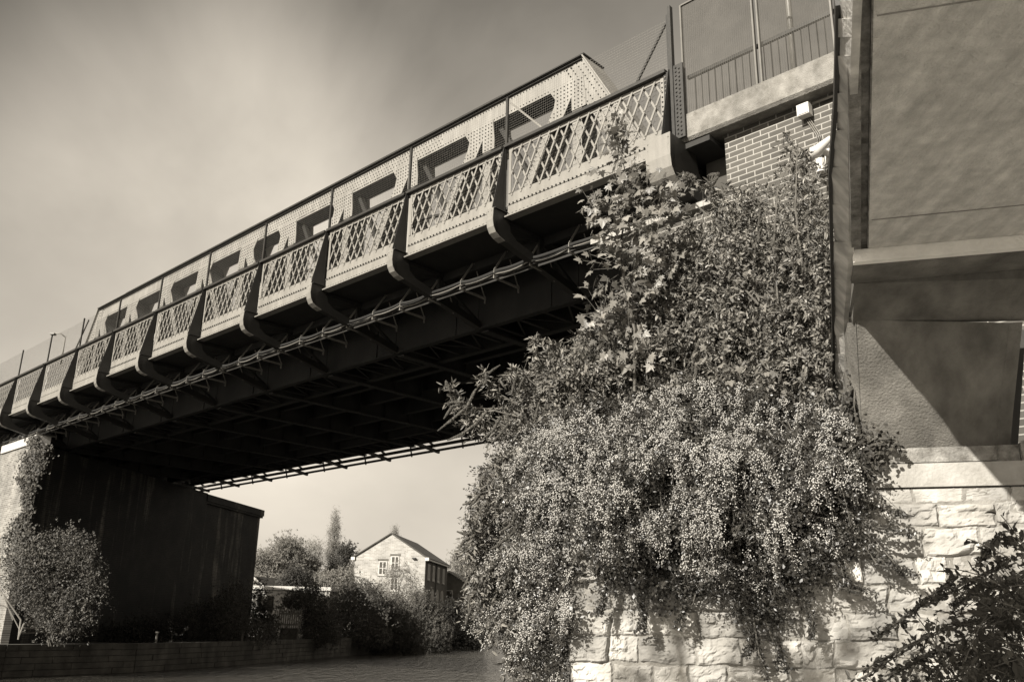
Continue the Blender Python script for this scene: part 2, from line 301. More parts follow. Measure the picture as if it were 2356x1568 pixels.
# ================================================================== THE BRIDGE
S0, BAY = 11.75, 3.2
posts = [S0+BAY*k for k in range(0, 13)]          # bracket positions; the first bay reaches the end bracket at 7.6
SEND = 7.62
br = empty('truss_bridge', B(26, 18, 8), 'riveted steel truss railway bridge with lattice parapet crossing the river', 'bridge')
FR = lambda s, n, z: B(s, n, z)
mN = -NN
def wiremesh(b, a, c, n, z0, z1, dx, dz, r):
    def wires(P, Q):
        P = np.array(P); Q = np.array(Q); d = (Q-P); d /= np.linalg.norm(d, axis=1)[:, None]
        u = np.cross(d, NN); u /= np.linalg.norm(u, axis=1)[:, None]; v = []
        for an in (0, 2.094, 4.189): v.append(math.cos(an)*u+math.sin(an)*NN[None])
        pts = np.concatenate([np.stack([P+r*x for x in v], 1), np.stack([Q+r*x for x in v], 1)], 1)
        f = np.array([(0, 1, 4, 3), (1, 2, 5, 4), (2, 0, 3, 5)]); k = (np.arange(len(P))*6)[:, None, None]
        b.f.append((k+f[None]).reshape(-1, 4)+b.n); b.v.append(pts.reshape(-1, 3)); b.n += len(P)*6
    xs = np.arange(a+dx/2, c, dx); zs = np.arange(z0, z1+.001, dz)
    wires([B(x, n, z0) for x in xs], [B(x, n, z1) for x in xs]); wires([B(a, n, z) for z in zs], [B(c, n, z) for z in zs])
# parapet bays
edges = [SEND]+posts
def lattice_panel(a, c):
    b = MB()
    # solid skirt plate, bottom flange and top angle
    b.box(B, (a, 12.0, 8.03), (c, 12.02, 8.56)); b.box(B, (a, 11.975, 8.03), (c, 12.0, 8.1)); b.box(B, (a, 11.9, 8.0), (c, 12.12, 8.028))
    b.box(B, (a, 11.985, 8.3), (c, 12.0, 8.33))
    b.box(B, (a, 12.0, 9.56), (c, 12.02, 9.66))
    for e in (a+.02, c-.09): b.box(B, (e, 11.985, 8.56), (e+.07, 12.0, 9.6))
    root = b.build('parapet_panel', M['steel'], br)
    l = MB(); sp, ds, z0, z1, wd = .257, .54, 8.5, 9.62, .041
    x = a-ds
    while x < c+ds:
        for sg, nn in ((-1, 11.995), (1, 12.05)):
            lo, hi = (x, z0), (x+sg*ds, z1)
            # clip to bay
            pts = []
            for u in (0., 1.): pts.append([lo[0]+(hi[0]-lo[0])*u, z0+(z1-z0)*u])
            dx = pts[1][0]-pts[0][0]; u0, u1 = 0., 1.
            for bnd, sign in ((a+.06, 1), (c-.06, -1)):
                f0 = sign*(pts[0][0]-bnd); f1 = sign*(pts[1][0]-bnd)
                if f0 < 0 and f1 < 0: u0, u1 = 1, 0; break
                if f0 < 0: u0 = max(u0, f0/(f0-f1))
                if f1 < 0: u1 = min(u1, f0/(f0-f1))
            if u1-u0 > .06:
                q = [(pts[0][0]+dx*u, z0+(z1-z0)*u) for u in (u0, u1)]
                h = wd/2
                (sa, za), (sb, zb) = q
                L_ = math.hypot(sb-sa, zb-za); px, pz = (zb-za)/L_*h, -(sb-sa)/L_*h
                l.prism([(sa-px, za-pz), (sa+px, za+pz), (sb+px, zb+pz), (sb-px, zb-pz)], B, nn-.008, nn+.008)
                if sg == -1 and a < 25:
                    k = np.arange(math.ceil((q[0][1]-8.56)/.262), 5)
                    rp_ = [B(sa+(sb-sa)*((8.56+.2623*kk)-za)/(zb-za), nn-.008, 8.56+.2623*kk) for kk in k if za+.03 < 8.56+.2623*kk < zb-.03]
                    l.rivets(rp_, mN, .019, .016)
        x += sp
    lo = l.build('lattice', M['steel'], root)
    q = MB(); wiremesh(q, a+.05, c-.05, 12.085, 8.57, 9.56, .03, .09, .003); q.build('screen_mesh', M['rail'], root)
    r = MB(); n_ = int((c-a)/.105); xs = np.linspace(a+.06, c-.06, n_)
    if a < 30:
        r.rivets([B(s, 11.975, 8.07) for s in xs], mN, .023, .02); r.rivets([B(s, 11.985, 8.315) for s in xs], mN, .023, .02)
        r.rivets([B(a+.055, 11.985, z) for z in np.arange(8.6, 9.6, .1)], mN, .019, .016)
        absorb(root, r, M['fin'])
    return root
for a, c in zip(edges[:-1], edges[1:]): lattice_panel(a+.1, c-.1)
hr = MB()
for a, c in zip(edges[:-1], edges[1:]): hr.box(B, (a+.04, 11.9, 9.645), (c-.04, 12.12, 9.71)); 
hr.build('handrail', M['dark'], br)
# bracket on each post: tapering fin, curved box bracket and arm in to the girder
def bracket(s, big=False):
    w = .08 if not big else .24
    b = MB()
    prof = [(12.04, 8.12), (11.60, 8.12), (11.585, 7.86), (11.61, 7.72), (11.68, 7.61), (11.80, 7.54), (11.95, 7.495), (14.45, 6.95), (14.45, 7.12), (12.3, 7.62), (12.12, 7.75)]
    if big: prof = [(12.35, 8.14), (11.56, 8.14), (11.54, 7.7), (11.57, 7.5), (11.66, 7.37), (11.8, 7.27), (14.45, 6.62), (14.45, 7.0), (12.7, 7.5), (12.45, 7.7)]
    b.prism_s(prof, B, s-w, s+w)
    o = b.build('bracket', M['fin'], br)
    c = MB(); k = len(prof)
    front = prof[1:7] if not big else prof[1:6]
    outer = [(n-.012, z) if i < 2 else (n-.008, z-.01) for i, (n, z) in enumerate(front)]
    c.prism_s(front[:]+outer[::-1], B, s-w-.012, s+w+.012)
    if big or s < 25:
        for e in (-w+.03, w-.03): c.rivets([B(s+e, front[0][0]-.012, z) for z in ((8.05, 7.92, 7.8) if big else (8.06, 7.95))], mN, .018, .014)
    c.build('curved_cover_plate', M['steel'], o)
    f = MB()
    f.prism_s([(12.0, 9.66), (11.95, 9.66), (11.64, 8.13), (12.0, 8.13)], B, s-.045, s-.025)
    f.box(B, (s-.05, 11.955, 8.14), (s+.1, 11.985, 9.66)); f.box(B, (s-.12, 11.62, 8.12), (s+.12, 12.0, 8.14))
    f.bar(B(s-.035, 11.94, 9.66), B(s-.035, 11.63, 8.14), .05, .014, D)
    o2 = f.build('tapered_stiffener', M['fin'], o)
    r = MB()
    for e in (-.005, .06): r.rivets([B(s+e, 11.955, z) for z in np.arange(8.2, 9.62, .085)], mN, .02, .02)
    if s < 32: absorb(o2, r, M['steel'])
    g = MB()   # dark web under the walkway and inner strut
    g.prism_s([(12.05, 8.0), (12.05, 7.6), (13.1, 7.35), (13.1, 7.99)], B, s-.012, s+.012) if 0 else None
    g.box(B, (s-.05, 12.02, 7.92), (s+.05, 14.7, 8.0)); g.box(B, (s-.04, 13.06, 7.3), (s+.04, 13.14, 7.92))
    g.bar(B(s, 12.05, 7.6), B(s, 13.08, 7.9), .05, .05); g.bar(B(s, 13.1, 7.9), B(s, 14.4, 7.15), .06, .06)
    g.build('strut', M['under'], o)
    return o
for s in posts: bracket(s)
bracket(SEND, True)
b = MB(); b.box(B, (7.30, 11.93, 8.2), (7.50, 11.96, 9.7)); b.box(B, (7.49, 11.9, 8.2), (7.55, 11.99, 11.0))
b.rivets([B(7.37+.07*(k % 2), 11.93, 8.25+.042*k) for k in range(34)], mN, .022, .02); b.build('end_plate', M['dark'], br)
# walkway floor
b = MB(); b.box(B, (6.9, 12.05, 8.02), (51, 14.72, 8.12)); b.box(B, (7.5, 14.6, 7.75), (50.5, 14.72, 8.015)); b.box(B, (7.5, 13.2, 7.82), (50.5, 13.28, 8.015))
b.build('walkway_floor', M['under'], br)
# rivet line under the walkway stringer
# tray of cables hung under the walkway
tr = MB()
tr.bar(B(8, 12.86, 7.28), B(50, 12.86, 7.28), .05, .02); tr.bar(B(8, 12.99, 7.28), B(50, 12.99, 7.28), .02, .05)
trob = tr.build('cable_tray', M['dark'], br)
hang = [S0+BAY*k+BAY*j/3 for k in range(-1, 12) for j in range(3)]
hang = [h for h in hang if h > 8.3]
for s in hang:
    h = MB(); h.bar(B(s+.03, 13.2, 8.0), B(s, 12.83, 7.45), .045, .012, D); h.bar(B(s, 12.83, 7.46), B(s, 12.82, 7.25), .05, .014, D)
    h.bar(B(s-.02, 13.2, 8.0), B(s+.02, 13.6, 7.3), .03, .01, D); h.bar(B(s, 12.8, 7.26), B(s, 13.62, 7.24), .03, .05)
    h.bar(B(s, 13.6, 7.3), B(s, 13.6, 7.12), .04, .012, D)
    h.build('hanger', M['steel'], trob)
def sag(n0, z0, sg, r, mt, name, ph=0):
    pts = []
    for a, c in zip(hang[:-1], hang[1:]):
        for u in np.linspace(0, 1, 7)[:-1]: pts.append(B(a+(c-a)*u, n0+.02*math.sin(a*3+ph), z0-sg*4*u*(1-u)*(1+.4*math.sin(a*1.7+ph))))
    c = MB(); c.tube(pts, r, 8); return c.build(name, mt, trob, True)
sag(12.86, 7.42, .03, .045, M['cable'], 'power_cable'); sag(12.98, 7.43, .04, .035, M['cable'], 'power_cable', 2); sag(12.8, 7.33, .045, .015, M['pipe'], 'signal_cable', 1); sag(12.78, 7.345, .06, .012, M['cable'], 'signal_cable', 3)
# trusses
NODES = [12.4+3.2*k for k in range(10)]
ZT, ZB = 13.87, 8.2
def inpoly(p, poly):
    x, y = p; c = False; n = len(poly)
    for i in range(n):
        (x0, y0), (x1, y1) = poly[i], poly[(i+1) % n]
        if (y0 > y) != (y1 > y) and x < (x1-x0)*(y-y0)/(y1-y0)+x0: c = not c
    return c
def truss():
    out = []
    n0, n1 = 15.2, 15.86
    b = MB(); b.box(B, (12.14, n0, 13.27), (41.46, n0+.02, ZT)); b.box(B, (12.14, n1-.02, 13.275), (41.46, n1, ZT)); c = b.build('top_chord', M['truss'], br); out.append(c)
    b = MB(); b.box(B, (12.3, n0+.024, 13.3), (41.3, n1-.024, ZT-.003)); b.build('shaded_inside', M['under'], c)  # inside of the box member, its shade painted as near-black colour
    b = MB(); b.box(B, (12.1, n0-.1, ZT+.003), (41.5, n1+.1, ZT+.04)); b.box(B, (15, n0-.09, ZT+.042), (38.5, n1+.09, ZT+.07)); b.box(B, (12.2, n0-.07, 13.79), (41.4, n0-.003, 13.8))
    b.build('cover_plate', M['dark'], c)
    b = MB(); 
    for z in (13.34, 13.45, 13.56, 13.67): b.rivets([B(s+(.06 if int(z*100) % 2 else 0), n0, z) for s in np.arange(17.5, 35, .135)], mN, .021, .018)
    for z in (13.34, 13.72): b.rivets([B(s, n0, z) for s in np.arange(12.6, 41, .11)], mN, .021, .018)
    absorb(c, b, M['fin'])
    def k_(s0): return s0
    for sg, c0 in ((1, 12.14), (-1, 41.46)):
        f = lambda ds, z: (c0+sg*ds, z)
        poly = [f(0, ZT-.01), f(-.567*(ZT-ZB), ZB), f(-.567*(ZT-ZB)+.95, ZB), f(.40, 13.25), f(.6, 13.25), f(.6, ZT-.01)]
        poly = [f(0, ZT-.02), f(-.567*(ZT-ZB), ZB), f(-.567*(ZT-ZB)+.85, ZB), f(.38, 13.26), f(.36, ZT-.02)]
        if sg < 0: poly = poly[::-1]
        b = MB(); b.prism(poly, B, n0-.012, n0+.012) ; b.prism(poly, B, n1-.012, n1+.012)
        inn = [f(.1, 13.7), f(-.567*(13.7-ZB)+.02, ZB), f(-.567*(13.7-ZB)+.72, ZB), f(.3, 13.25)]
        e = b.build('end_post', M['truss'], br); out.append(e)
        inn = inn if sg > 0 else inn[::-1]
        b = MB(); b.prism(inn, B, n0+.016, n1-.016); b.build('shaded_inside', M['under'], e)
        cvr = MB(); cvr.add([B(c0, n0-.1, ZT), B(c0-sg*.567*(ZT-ZB), n0-.1, ZB), B(c0-sg*.567*(ZT-ZB), n1+.1, ZB), B(c0, n1+.1, ZT),
                             B(c0+sg*.04, n0-.1, ZT), B(c0-sg*(.567*(ZT-ZB)-.04), n0-.1, ZB), B(c0-sg*(.567*(ZT-ZB)-.04), n1+.1, ZB), B(c0+sg*.04, n1+.1, ZT)],
                            [(0, 1, 2, 3), (7, 6, 5, 4), (0, 4, 5, 1), (1, 5, 6, 2), (2, 6, 7, 3), (3, 7, 4, 0)])
        cvr.build('cover_plate', M['truss'], e)
        rv = MB(); P = []
        for z in np.arange(ZB+.1, ZT-.1, .12):
            for d_ in (.07, .17, .33, .5, .66):
                P.append(B(c0+sg*(-.567*(ZT-z)+d_*1.05), n0-.012, z+.05*(int(d_*100) % 2)))
        rv.rivets(P, mN, .023, .02); absorb(e, rv, M['fin'])
    for i, s in enumerate(NODES):
        sg = 1 if i < 5 else -1
        b = MB(); b.box(B, (s-.15, n0-.004, ZB), (s+.15, n0+.014, 13.27)); b.box(B, (s-.15, n1-.014, ZB), (s+.15, n1+.004, 13.27)); 
        o = b.build('vertical_post', M['truss'], br); out.append(o)
        b = MB(); b.box(B, (s-.13, n0+.018, ZB), (s+.13, n1-.018, 13.26)); b.build('shaded_inside', M['under'], o)
        g = [(-.22, 13.33), (.92, 13.33), (.7, 12.98), (.84, 12.42), (.66, 12.26), (.42, 12.4), (.16, 12.85), (.15, 12.42), (-.3, 12.42), (-.3, 12.7)]
        g = [(s+sg*x, z) for x, z in g]
        b = MB(); pg = g if sg > 0 else g[::-1]
        b.prism(pg, B, n0-.028, n0-.006); b.prism(pg, B, n1+.006, n1+.028)
        q = b.build('gusset_plate', M['truss'], o)
        rv = MB(); P = [B(x, n0-.028, z) for x in np.arange(s-1.1, s+1.1, .115) for z in np.arange(12.25, 13.33, .11) if inpoly((x, z), g) and inpoly((x+.03, z+.03), g) and inpoly((x-.03, z-.03), g)]
        rv.rivets(P, mN, .023, .02); absorb(q, rv, M['fin'])
        # bottom gusset
        gb = [(s-.6, ZB), (s+.6, ZB), (s+.45, ZB+.55), (s-.45, ZB+.55)]
        b = MB(); b.prism(gb, B, n0-.028, n0-.006); b.build('bottom_gusset', M['truss'], o)
        if i < 9:
            if i < 4: ds = [(s+.35, NODES[i+1]-.1)]
            elif i == 4: ds = [(s+.25, NODES[i+1]-.1), (NODES[i+1]-.25, s+.1)]
            else: ds = [(NODES[i+1]-.35, s+.1)]
            for a, c_ in ds:
                b = MB(); wd = .15
                pg = [(a-wd, 13.3), (a+wd, 13.3), (c_+wd, ZB), (c_-wd, ZB)]
                b.prism(pg, B, n0-.002, n0+.02); b.prism(pg, B, n1-.02, n1+.002)
                
                o = b.build('diagonal_brace', M['truss'], br); out.append(o)
                b = MB(); pg2 = [(a-.13, 13.28), (a+.13, 13.28), (c_+.13, ZB), (c_-.13, ZB)]; b.prism(pg2, B, n0+.024, n1-.024); b.build('shaded_inside', M['under'], o)
                P = [B(a+(c_-a)*u+e*wd, n0-.002, 13.3+(ZB-13.3)*u) for u in np.linspace(.15, .95, 40) for e in (-.75, .75)]
                rv = MB(); rv.rivets(P, mN, .019, .016); absorb(o, rv, M['fin'])
    for i in range(9):
        a, c_ = (NODES[i+1]-.25, NODES[i]+.2) if i < 5 else (NODES[i]+.25, NODES[i+1]-.2)
        b = MB(); b.bar(B(a, 15.5, 13.2), B(c_, 15.5, ZB+.3), .14, .14, NN); m_ = (a+c_)/2; b.bar(B(NODES[i]+.1, 15.52, 10.9), B(NODES[i+1]-.1, 15.52, 11.5 if i % 2 else 10.6), .07, .1, NN)
        o = b.build('counter_brace', M['fin'], br); out.append(o)
    # bottom chord, open below with lacing
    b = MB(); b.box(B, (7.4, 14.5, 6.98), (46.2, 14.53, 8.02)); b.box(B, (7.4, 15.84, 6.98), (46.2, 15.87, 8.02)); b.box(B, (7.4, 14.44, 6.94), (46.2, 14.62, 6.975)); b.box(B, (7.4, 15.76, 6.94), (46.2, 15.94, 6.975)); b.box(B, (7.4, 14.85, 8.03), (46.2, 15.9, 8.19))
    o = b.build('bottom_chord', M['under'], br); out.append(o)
    l = MB()
    for k, s in enumerate(np.arange(8.2, 46, .8)):
        l.box(B, (s-.05, 14.56, 6.99), (s+.05, 15.82, 7.01)); 
        if k % 2: l.bar(B(s, 14.58, 7.02), B(s+.8, 15.8, 7.02), .05, .012)
        else: l.bar(B(s, 15.8, 7.02), B(s+.8, 14.58, 7.02), .05, .012)
    l.build('lacing', M['under'], o)
    st = MB()
    for s in NODES+[9.2, 44.4]: st.box(B, (s-.6, 14.485, 6.98), (s-.57, 14.5, 8.0)); st.box(B, (s+.2, 14.47, 7.0), (s+.26, 14.5, 8.0))
    st.rivets([B(s, 14.44, 6.957) for s in np.arange(7.6, 40, .12)], mN, .019, .016)
    absorb(o, st, M['under'])
    return out
near_parts = truss()
for o in near_parts:                    # the far truss: a copy of every member, 8.9 m across
    c = o.copy(); COL.objects.link(c); c.parent = br; c.location = Vector(o.location)+Vector(NN*7.35)
    for ch in list(o.children):
        if ch.name.startswith('rivet'): continue
        d = ch.copy(); COL.objects.link(d); d.parent = c
# sway braces between the tops of the trusses is open; portal knee brackets to the deck
for s in NODES+[9.2, 44.4]:
    b = MB(); b.box(B, (s-.9, 14.55, 6.86), (s-.66, 23.25, 6.9)); b.box(B, (s-.79, 14.6, 6.905), (s-.77, 23.2, 7.7)); b.box(B, (s-.88, 14.6, 7.7), (s-.68, 23.2, 7.74))
    r = b; r.rivets([B(s+e, n, 6.86) for n in np.arange(14.7, 23.2, .16) for e in (-.86, -.7)], -UZ, .018, .014)
    for n in np.arange(15.8, 23, 1.1): r.box(B, (s-.87, n, 6.92), (s-.79, n+.03, 7.69))
    b.build('cross_girder', M['under'], br)
b = MB()
for n in (16.9, 18.3, 20.0, 21.4): b.box(B, (7.5, n, 7.2), (46, n+.03, 7.72)); b.box(B, (7.5, n-.08, 7.17), (46, n+.11, 7.2))
b.build('rail_stringer', M['under'], br)
b = MB(); b.box(B, (6.9, 15.95, 7.78), (48, 22.7, 7.86)); b.build('rail_deck', M['under'], br)
# far edge: brackets carrying two pipes
b = MB()
for n, z, r_ in ((24.35, 7.10, .07), (24.6, 6.95, .055)): b.tube([B(s, n, z) for s in (7, 20, 35, 49)], r_, 8)
po = b.build('service_pipe', M['dark'], br)
for k in range(-1, 12):
    s = S0+BAY*k
    b = MB(); b.bar(B(s, 23.1, 7.12), B(s, 24.75, 6.9), .1, .12); b.bar(B(s, 23.2, 7.7), B(s, 24.5, 7.1), .06, .08); b.box(B, (s-.3, 23.3, 7.1), (s+.1, 23.55, 7.28)); b.bar(B(s+1.6, 24.62, 6.86), B(s+1.45, 24.3, 7.6), .05, .05)
    b.build('pipe_bracket', M['dark'], br)
# fence over the parapet: posts and welded mesh
fe = empty('mesh_fence', B(26, 12.02, 9.7), 'tall welded wire mesh fence standing above the lattice parapet of the bridge', 'fence')
for a, c in zip(edges[:-1], edges[1:]):
    b = MB(); wiremesh(b, a+.03, c-.03, 12.06, 9.76, 10.87, .06, .06, .0017 if a < 20 else .002); b.build('wire_mesh', M['wire'], fe)
for s in edges:
    b = MB(); b.box(B, (s-.03, 12.0, 9.73), (s+.03, 12.045, 10.92)); b.build('post', M['dark'], fe)
for s, d_ in ((SEND+.1, .75), (S0-.03, -1), (33.9, .9)):
    b = MB(); b.bar(B(s, 12.1, 10.82), B(s+d_*1.0, 12.1, 9.76), .04, .04, NN); b.build('stay', M['dark'] if d_ > 0 else M['steel'], fe)
# ================================================================== approach deck, brick abutment
sl_ = MB()
sl_.prism_s([(12.0, 8.66), (12.0, 8.2), (12.05, 8.15), (12.5, 8.2), (25.5, 8.2), (25.5, 8.66)], B, -9, 7.46)
tag(sl_.build('approach_slab', M['deckcon']), 'pebbly concrete edge slab carrying the path on to the bridge above the brick wall', 'concrete slab')
ab = empty('brick_abutment', B(4, 14, -1.6), 'red brick abutment with pale mortar joints under the concrete slab', 'abutment')
b = MB(); b.box(B, (-9, 12.33, -1.7), (6.77, 25.3, 8.195)); b.build('brick_wall', M['brick'], ab)
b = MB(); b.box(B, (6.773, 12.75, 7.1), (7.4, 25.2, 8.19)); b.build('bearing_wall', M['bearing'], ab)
b = MB(); b.box(B, (6.775, 12.42, -2.4), (8.62, 25.2, 6.88)); b.build('lower_brickwork', M['brick'], ab)
b = MB(); b.box(B, (6.905, 12.34, 6.985), (9.75, 25.3, 7.09)); b.build('coping', M['conlight'], ab)
af = empty('panel_fence', B(3, 12.05, 8.66), 'close mesh fence panels in paired steel frames on the concrete slab edge', 'fence')
fp = [7.40, 5.9, 4.55, 3.2, 1.85, .5]
for i, (a, c) in enumerate(zip(fp[1:], fp[:-1])):
    b = MB(); wiremesh(b, a+.03, c-.03, 12.06, 8.7, 10.98, .04, .022, .0034); b.build('wire_mesh', M['rail'], af)
    b = MB()
    for q in (a+.03, c-.06): b.box(B, (q, 12.03, 8.67), (q+.03, 12.09, 11.0))
    b.box(B, (a+.06, 12.03, 10.98), (c-.06, 12.08, 11.01)); b.build('panel_frame', M['rail'], af)
gr = empty('guard_railing', B(3, 12.2, 8.66), 'low vertical bar railing behind the close mesh panels on the slab', 'railing')
b = MB(); b.box(B, (.5, 12.18, 9.5), (7.36, 12.24, 9.56)); b.build('top_rail', M['dark'], gr)
b = MB()
for s in np.arange(.6, 7.35, .135): b.bar(B(s, 12.21, 8.67), B(s, 12.21, 9.5), .016, .016)
b.build('balusters', M['dark'], gr)['kind'] = 'stuff'
def lamp(P, h, r, name_label, arm, head=.28):
    o = empty('lamp_post', P, name_label, 'street lamp', None)
    b = MB(); b.tube([P, P+UZ*h*.5, P+UZ*h], [r, r*.8, r*.6], 10); b.build('column', M['steel'], o, True)
    q = P+UZ*h; b = MB(); b.tube([q-UZ*.05, q+UZ*.12+arm*.4, q+UZ*.1+arm], r*.5, 8); b.build('arm', M['steel'], o, True)
    b = MB(); b.box(lambda x, y, z: q+arm+np.array([x, y, z]), (-.1, -.1, .03), (.1, .15, .1)); b.build('lamp_head', M['rail'], o)
    return o
lamp(B(5.75, 13.1, 8.66), 5.2, .06, 'grey steel lamp column rising behind the close mesh panels on the slab', D*.9)
lamp(at(139, 838, NN, 14.0), 1.35, .05, 'short grey lamp column behind the mesh at the far left end of the bridge', -D*.0+np.array([-.55, -.1, .0]))
# fittings on the brick wall
b = MB(); q = at(1851, 255, NN, 12.2); 
def PB(p, ds, dz, dn=.07):
    s_, n_, z_ = p @ D, p @ NN, p[2]-HC
    k = MB(); k.box(B, (s_-ds, n_-dn, z_-dz), (s_+ds, n_+dn, z_+dz)); return k
k = PB(q, .1, .1); o = k.build('junction_box', M['plastic']); tag(o, 'small square white box fixed high on the brick wall under the slab', 'junction box')
s_, z_ = q @ D, q[2]-HC
b = MB(); b.box(B, (s_-.085, 12.118, z_-.085), (s_+.085, 12.129, z_+.085)); b.build('lid', M['plastic'], o)
b = MB(); b.tube([B(s_-.12, 12.26, z_+.11), B(s_-.5, 12.27, z_+.11), B(-6, 12.27, z_+.11)], .02, 8); tag(b.build('conduit_pipe', M['pipe'], None, True), 'thin grey conduit running along the brick wall from the white box', 'conduit')
for e in (0, .03, .06):
    b = MB(); b.tube([B(s_+.02-e, 12.28, z_-.12), B(s_-.12-e, 12.28, z_-.45), B(s_-.18-e, 12.28, z_-.8), B(s_-.02-e, 12.28, z_-1.15), B(s_+.25-e, 12.29, z_-1.4)], .009, 6)
    tag(b.build('loose_cable', M['pipe'], None, True), 'thin loose cable hanging down the brick wall below the white box', 'cable', 'cables under the white box')
q = at(1888, 350, NN, 11.95); s_, z_ = q @ D, q[2]-HC
o = empty('floodlight', q, 'white floodlight with round lens and bracket on the brick wall by the ramp', 'floodlight')
b = MB(); b.tube([B(s_, 12.3, z_+.1), B(s_, 12.0, z_+.05), B(s_+.02, 11.9, z_-.05)], [.05, .05, .045], 10); b.box(B, (s_-.07, 12.26, z_-.05), (s_+.07, 12.33, z_+.2)); b.build('wall_bracket', M['plastic'], o)
b = MB(); b.tube([B(s_-.22, 11.85, z_+.12), B(s_+.02, 11.9, z_+.02), B(s_+.14, 11.86, z_-.03)], [.04, .085, .1], 12); b.build('housing', M['plastic'], o, True)
b = MB(); b.tube([B(s_+.141, 11.859, z_-.031), B(s_+.15, 11.857, z_-.034)], [.075, .075], 12); b.build('lens', M['glass'], o)
b = MB(); b.tube([B(s_+.02, 11.95, z_-.12), B(s_+.02, 11.95, z_-.34)], .07, 10); b.build('sensor', M['plastic'], o)
b = MB(); b.tube([at(1905, 230, NN, 12.25), at(1900, 420, NN, 12.25), at(1893, 620, NN, 12.25)], .05, 8)
# ================================================================== stone wall under the ramp
sw = empty('stone_wall', W(1, 10.2, -1.6), 'pale rock-faced stone wall with smooth string course carrying the concrete pier', 'wall')
b = MB(); rows = [1.43, 1.27, 1.03, .745, .465, .19, -.08, -.355, -.63, -.9, -1.2, -1.7]
gx, gz_ = 23, 15
rs = np.random.default_rng(3)
def vnoise(u, v, seed, n=5):
    r = np.random.default_rng(seed); g = r.normal(size=(n, n))
    x = u*(n-1); y = v*(n-1); i = np.clip(x.astype(int), 0, n-2); j = np.clip(y.astype(int), 0, n-2); fx = x-i; fy = y-j
    fx = fx*fx*(3-2*fx); fy = fy*fy*(3-2*fy)
    return (g[i, j]*(1-fx)+g[i+1, j]*fx)*(1-fy)+(g[i, j+1]*(1-fx)+g[i+1, j+1]*fx)*fy
for ri in range(len(rows)-1):
    z1, z0 = rows[ri]-.005, rows[ri+1]+.005
    x = -2.27+rs.uniform(0, .04)*(ri % 2); first = True
    while x < 5.2:
        wd = rs.uniform(.27, .62) if ri else rs.uniform(.3, .5)
        x1 = min(x+wd, 5.3)
        U, Vv = np.meshgrid(np.linspace(0, 1, gx), np.linspace(0, 1, gz_), indexing='ij')
        e = np.minimum(np.minimum(U, 1-U)*wd, np.minimum(Vv, 1-Vv)*(z1-z0))
        nn_ = vnoise(U, Vv, 100+int(rs.integers(1e6))); fa = vnoise(U, Vv, int(rs.integers(1e6)), 9); fb_ = vnoise(U, Vv, int(rs.integers(1e6)), 17)
        e = e+np.abs(fb_)*.004
        bul = np.clip(e/.016, 0, 1)**.5*rs.uniform(.012, .05)
        # chipped facets: piecewise planes
        fac = np.zeros_like(U)
        for q_ in range(3):
            a_, c_, d_ = rs.normal(0, .05), rs.normal(0, .05), rs.uniform(.0, .03); fac = np.maximum(fac, -.03+a_*(U-.5)+c_*(Vv-.5)+d_)
        st_ = np.abs(nn_+.5*fa); dep = bul+np.clip(e/.03, 0, 1)*(nn_*.011+np.floor(st_*1.6)*.012+fa*.004+fb_*.0025+fac*.8) if ri else bul*.5+fb_*.002
        X = x+.004+U*(x1-x-.008); Z = z0+Vv*(z1-z0)
        Xw = X+.012*np.sin(Z*9+X*3.1)+.008*np.sin(Z*23+X*11); Z = Z+(.012*np.sin(X*5.3+ri*1.7)+.007*np.sin(X*17+ri))*(1 if 0 < ri else 0); X = Xw
        P = T[None, None]*X[..., None]+MM[None, None]*(10.0-dep)[..., None]+UZ[None, None]*(Z+HC)[..., None]
        i, j = np.meshgrid(np.arange(gx-1), np.arange(gz_-1), indexing='ij'); a = i*gz_+j
        b.add(P.reshape(-1, 3), np.stack([a, a+gz_, a+gz_+1, a+1], -1).reshape(-1, 4))
        if first:    # end return at the left corner
            P2 = [W(x+.006, 9.97, z0), W(x+.006, 9.97, z1), W(x-.0, 10.45, z1), W(x-.0, 10.45, z0)]; b.add(P2, [(0, 1, 2, 3)]); first = False
        x = x1
b.build('rock_faced_blocks', M['stone'], sw)
b = MB(); b.box(W, (-2.255, 9.984, -2.6), (5.3, 13.0, 1.415)); b.build('mortar_core', M['mortar'], sw)
b = MB(); b.box(W, (-2.3, 9.95, 1.435), (5.3, 13.0, 1.475)); b.box(W, (-2.28, 9.97, 1.477), (5.3, 13.0, 1.68)); b.build('string_course', M['conlight'], sw)
b = MB(); b.box(W, (.75, 10.06, 1.683), (2.42, 12.6, 1.86)); b.box(W, (.75, 10.03, 1.70), (2.2, 10.058, 1.85)); b.box(W, (2.425, 9.99, 1.683), (5.3, 12.6, 1.87)); b.build('plinth', M['conrough'], sw)
# ================================================================== concrete ramp overhead
rmp = empty('concrete_ramp', W(1.8, 8, 1.86), 'grey concrete foot ramp passing overhead on a tapering slab pier', 'ramp')
# level deck: soffit at 3.42; direction of the ramp is slightly off square to the wall
def R(x, m, z):   # x measured right of the soffit's left edge, which leans with distance
    return W(.396+.0725*m+x, m, z)
b = MB(); b.box(R, (.0, -4, 3.42), (2.3, 8.27, 3.7)); b.build('deck_slab', M['consof'], rmp)
b = MB(); b.box(R, (-.15, -4, 3.40), (-.068, 8.22, 3.72)); b.build('edge_kerb', M['conrough'], rmp)
b = MB(); b.box(R, (-.066, -4, 3.46), (-.012, 8.25, 3.69)); b.box(R, (-.011, -4, 3.416), (-.001, 8.25, 3.68)); b.build('drip_groove', M['conrough'], rmp)
for m_ in (4.75, 7.62): b = MB(); b.box(R, (.02, m_, 3.413), (2.3, m_+.008, 3.419)); b.build('pour_joint', M['conlight'], rmp)
b = MB(); b.box(W, (.855, 8.28, 3.30), (3.4, 8.36, 3.425)); b.build('crosshead_nosing', M['nosing'], rmp)
